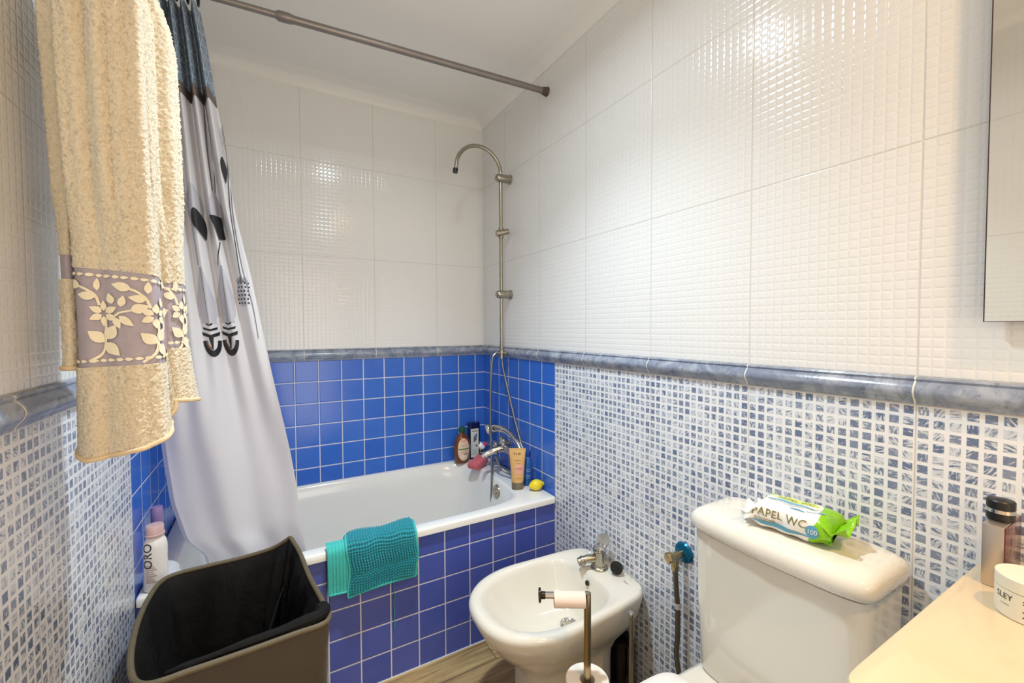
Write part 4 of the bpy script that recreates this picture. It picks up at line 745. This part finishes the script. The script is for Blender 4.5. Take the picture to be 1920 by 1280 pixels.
# ------------------------------------------------------------------ wipes pack on the tank lid
WP = thing('wipes_pack', 'white and green wet toilet wipes pack lying on the toilet tank', 'wipes pack', (1.0, 0.49, 0.836))
wc = Vector((0.990, 0.492, 0.8355)); wl = Vector((0.16, -0.985, 0)).normalized(); ww = Vector((0.985, 0.16, 0))   # length axis (towards the right end), width axis (towards the wall)
HL, HW, HH = 0.080, 0.052, 0.060
def pack(u, a, off=0.0):
    """u -1..1 along the pack, a angle round it (0 = wall side, pi/2 = top, pi = room side)"""
    e = 1 - max(0, (abs(u) - 0.62) / 0.38) ** 1.6 if abs(u) > 0.62 else 1.0
    hw = HW * (0.96 + 0.04 * e + (0.10 * (1 - e) if u > 0 else 0)) * (1 + 0.05 * math.sin(5 * u)); hh = HH / 2 * (0.16 + 0.84 * max(e, 0) ** (0.5 if u > 0 else 1.0)); ca, sa = math.cos(a), math.sin(a)
    x = math.copysign(abs(ca) ** 0.55, ca) * hw; z = math.copysign(abs(sa) ** 0.7, sa) * hh
    cr_ = 0.004 * math.sin(11 * u + 3 * a) * (0.3 + (1 - e)) + 0.006 * (1 - e) * math.sin(7 * a)
    lift = 0.010 * max(0, (u - 0.6) / 0.4) + 0.004 * max(0, (-u - 0.6) / 0.4)
    n = Vector((0, 0, 0)) + ww * ca + Vector((0, 0, sa))
    return wc + wl * (HL * u) + ww * (x + cr_) + Vector((0, 0, HH / 2 * (0.96 if e > .99 else 0.55 + 0.41 * e) + z + lift + cr_ * 0.5)) + n * off
NU, NA = 64, 64; v = [pack(-1 + 2 * i / NU, 2 * PI * j / NA) for i in range(NU + 1) for j in range(NA)]; f = []; mi = []
for i in range(NU):
    for j in range(NA):
        f.append((i * NA + j, i * NA + (j + 1) % NA, (i + 1) * NA + (j + 1) % NA, (i + 1) * NA + j)); u = -1 + 2 * (i + .5) / NU; a = 2 * PI * (j + .5) / NA
        gr_ = u > 0.60 + 0.10 * math.cos(2 * (a - 2.2)) or (u < -0.45 and 0.55 < a < 1.0 + (-u - 0.45) * 2.2 and u > -0.86); mi.append(1 if gr_ else 0)
b = NB('wrapper_white'); b.p(**{'Base Color': rgb(240, 236, 228), 'Roughness': 0.25}); b.bump(b.noise(b.obj(), 45, 3, .5, .7), 0.5, 0.003); WW = b.m
b = NB('wrapper_green'); b.p(**{'Base Color': b.mix(b.noise(b.obj(), 30, 2), rgb(96, 176, 8), rgb(164, 214, 20)), 'Roughness': 0.22}); b.bump(b.noise(b.obj(), 50, 3, .5, .9), 0.7, 0.004); WG = b.m
g = G(); g.add(v, f, mi); g.make('wrapper', [WW, WG], WP, sharp=120)
# crimped ends
for s_, m_, nm in ((1, WG, 'crimped_end'), (-1, WW, 'crimped_end')):
    v = []; nW = 24
    for i in range(nW + 1):
        t = -1 + 2 * i / nW; 
        for k in range(5):
            q = k / 4; p = wc + wl * (s_ * (HL * 0.97 + 0.030 * q * (1 - 0.25 * abs(t)) * (1.0 if s_ > 0 else 0.7))) + ww * (t * HW * ((1.06 if s_ > 0 else 0.95) + 0.10 * q)) + Vector((0, 0, (0.031 if s_ > 0 else 0.024) + q * (0.012 * math.sin(5.5 * t + 1) + (0.014 if s_ > 0 else 0)) + 0.0035 * math.sin(14 * t) * q))
            v.append(p)
    m = 5; f = [(i * m + k, (i + 1) * m + k, (i + 1) * m + k + 1, i * m + k + 1) for i in range(nW) for k in range(4)]; o = newobj(nm, v, f, m_, WP, sharp=90)
    md = o.modifiers.new('thick', 'SOLIDIFY'); md.thickness = 0.0012
def pm(x, y, off): return pack(x / HL, y, off)    # x metres along, y angle
side = PI - 0.72
def sidemap(x, y, off=0.0012):   # room-facing side, y metres from mid height
    q = max(-1, min(1, y / (HH / 2))); return pm(x, PI - math.asin(math.copysign(abs(q) ** (1 / 0.7), q)), off)
def topmap(x, y, off=0.0012):  # y metres across (towards wall)
    return pack(x / HL, math.acos(max(-1, min(1, math.copysign(abs(y / HW) ** (1 / 0.55), y)))), off)
g = G(); BL1 = mat('sky_blue_print', rgb(112, 168, 204), 0.35); BL2 = mat('teal_blue_print', rgb(86, 156, 186), 0.35); LIME = mat('lime_print', rgb(206, 222, 110), 0.35); OLV = mat('olive_lettering', rgb(120, 116, 62), 0.4); WHT = mat('white_lettering', rgb(240, 240, 238), 0.4); PALE = mat('pale_print', rgb(236, 236, 228), 0.3)
g.add(*mapped(moved(ell(-0.005, 0.006, 0.052, 0.024, 0, 30, 6)), lambda x, y: topmap(x, y, .0010)), 5); g.add(*mapped(ell(0.0, 0.014, 0.044, 0.013, 0, 30, 5), lambda x, y: topmap(x, y, .0013)), 2); g.add(*mapped(leaf(-0.05, -0.006, 0.095, 0.012, -0.02, 18), lambda x, y: topmap(x, y, .0014)), 0)
g.add(*mapped(moved(text2('PAPEL WC', 0.0145), 0.0, 0.010), lambda x, y: topmap(x, y, .0018)), 3)
g.add(*mapped(moved(text2('PAPEL WC', 0.0225), -0.014, 0.010), lambda x, y: sidemap(x, y, .0018)), 3)
g.add(*mapped(leaf(-0.066, -0.011, 0.112, 0.009, 0.0, 24), lambda x, y: sidemap(x, y, .0014)), 1)
g.add(*mapped(ell(0.048, 0.000, 0.0115, 0.0125, 0, 24, 4), lambda x, y: sidemap(x, y, .0016)), 1); g.add(*mapped(moved(text2('100', 0.0125), 0.048, 0.0), lambda x, y: sidemap(x, y, .0022)), 4)
g.add(*mapped(leaf(0.0, -0.030, 0.03, 0.005, 0, 8), lambda x, y: topmap(x, y, .0014)), 0); g.add(*mapped(ell(0.055, -0.020, 0.006, 0.004, 0, 14, 2), lambda x, y: topmap(x, y, .0014)), 0); g.add(*mapped(strip2([(0.03, -0.026), (0.042, -0.022), (0.054, -0.02)], 0.0018), lambda x, y: topmap(x, y, .0014)), 0)
for k in range(2): g.add(*mapped(grid2(-0.062, -0.02, -0.0035 - 0.003 * k, -0.0022 - 0.003 * k, 12, 1), lambda x, y: sidemap(x, y, .0014)), 3)
g.make('print', [BL1, BL2, LIME, OLV, WHT, PALE], WP, sharp=60)
# ------------------------------------------------------------------ vanity, jar, perfume, mirror
ZV = 0.865
vn = thing('vanity', 'white vanity unit with glossy white top beside the toilet', 'vanity', (0.84, -0.05, 0))
rows = [rr2(0.577, 1.092, -0.55, 0.232, ZV - 0.05, 26, 120), rr2(0.572, 1.095, -0.555, 0.236, ZV - 0.044, 26, 120), rr2(0.572, 1.095, -0.555, 0.236, ZV - 0.008, 26, 120), rr2(0.5745, 1.093, -0.5525, 0.2335, ZV - 0.002, 26, 120), rr2(0.579, 1.09, -0.548, 0.229, ZV, 26, 120)]
newobj('top', *loft(rows, True, True, True), matn('cream_white_gloss', rgb(222, 198, 160), rgb(226, 203, 166), 4, 0.14), vn, sharp=40)
g = G(); g.add(*box(0.595, 1.094, -0.53, 0.21, 0.10, ZV - 0.05, 0.003)); g.make('cabinet', GLOSSW, vn)
for y0, y1 in ((-0.525, -0.165), (-0.155, 0.205)):
    d = newobj('door', *box(0.578, 0.595, y0, y1, 0.11, ZV - 0.056, 0.003), GLOSSW, vn); newobj('handle', *tube([(0.566, (y0 + y1) / 2, 0.66), (0.566, (y0 + y1) / 2, 0.76)], 0.005, 10), CHROME, d)
c = Vector((0.936, 0.149, ZV + 0.0005)); jr = thing('cream_jar', 'round cream white cosmetic jar on the vanity top', 'jar', c); JM = mat('cream_jar_paper', rgb(232, 226, 204), 0.45); Rj = 0.0365
newobj('body', *lathe([(Rj - 0.001, 0), (Rj, 0.001), (Rj, 0.039)], c, (0, 0, 1), 48), JM, jr); newobj('lid', *lathe([(Rj - 0.0015, 0.0395), (Rj, 0.040), (Rj, 0.0565), (Rj - 0.001, 0.0575), (Rj - 0.003, 0.0575)], c, (0, 0, 1), 48), JM, jr)
jm = lambda a0: (lambda x, z: c + Vector(((Rj + .0005) * math.cos(a0 + x / Rj), (Rj + .0005) * math.sin(a0 + x / Rj), z)))
g = G(); av0 = math.atan2(-c.y, -c.x); g.add(*mapped(moved(text2('SLEY', 0.0115), -0.029, 0.029, 0.9, 1), jm(av0)), 0); g.add(*mapped(moved(text2('Vell', 0.0165), -0.002, 0.021, 1, 1, PI / 2), jm(av0)), 0); g.add(*mapped(grid2(-0.033, -0.022, 0.018, 0.0188, 6, 1), jm(av0)), 1)
g.make('lettering', [mat('black_lettering', rgb(28, 26, 26), 0.5), mat('grey_lettering', rgb(150, 144, 130), 0.5)], jr)
g = G(); g.add(*mapped(moved(text2('K', 0.014), 0, 0, 1, 1, av0 + PI / 2), lambda x, y: c + Vector((x, y, 0.0578)))); g.make('lid_letter', mat('black_lid_letter', rgb(28, 26, 26), 0.5), jr)
pb = thing('perfume_bottle', 'flat perfume bottle with silver edge and black cap on the vanity', 'perfume', (1.02, 0.2, ZV)); z0 = ZV + 0.0005
newobj('silver_case', *box(0.990, 1.086, 0.188, 0.212, z0, z0 + 0.099, 0.0015), NB('brushed_silver').p(**{'Base Color': rgb(196, 184, 170), 'Metallic': 0.85, 'Roughness': 0.3}), pb)
newobj('glass_front', *box(0.9925, 1.0835, 0.1868, 0.1885, z0 + 0.002, z0 + 0.097, 0.0004), matn('brown_red_glass', rgb(64, 24, 18), rgb(120, 62, 50), 14, 0.12), pb)['label'] = 'brown red front panel'
cc = (1.030, 0.200, z0 + 0.099); newobj('cap', *lathe([(0.0155, 0.0005), (0.0165, 0.0015), (0.0165, 0.0115), (0.0157, 0.012), (0.0157, 0.0195), (0.0165, 0.020), (0.0165, 0.0315), (0.0152, 0.033), (0.006, 0.0333), (0.005, 0.034)], cc, (0, 0, 1), 40), mat('matt_black', rgb(16, 15, 15), 0.4), pb)
newobj('ring', *lathe([(0.0158, 0.0122), (0.0166, 0.013), (0.0166, 0.0188), (0.0158, 0.0194)], cc, (0, 0, 1), 40), CHROME, pb)
mr = thing('mirror', 'frameless wall mirror above the vanity at the right edge', 'mirror', (1.07, -0.1, 1.6))
newobj('glass', *box(1.0725, 1.0765, -0.62, 0.235, 1.288, 2.05), NB('mirror_glass').p(**{'Base Color': rgb(226, 226, 220), 'Metallic': 1.0, 'Roughness': 0.02}), mr, smooth=False)
newobj('backing', *box(1.0766, 1.079, -0.6205, 0.2358, 1.2872, 2.0505), mat('dark_maroon_edge', rgb(62, 34, 38), 0.5), mr, smooth=False); g = G(); g.add(*box(1.0718, 1.0725, 0.2340, 0.2354, 1.2872, 2.05)); g.add(*box(1.0718, 1.0725, -0.62, 0.2354, 1.2872, 1.2882)); g.make('edge', mat('dark_maroon_line', rgb(58, 30, 34), 0.5), mr, smooth=False)['label'] = 'thin dark maroon edge'
newobj('wall_mount', *box(1.079, XR, -0.5, 0.12, 1.40, 1.95), mat('mount_grey', rgb(140, 134, 126), 0.6), mr, smooth=False)
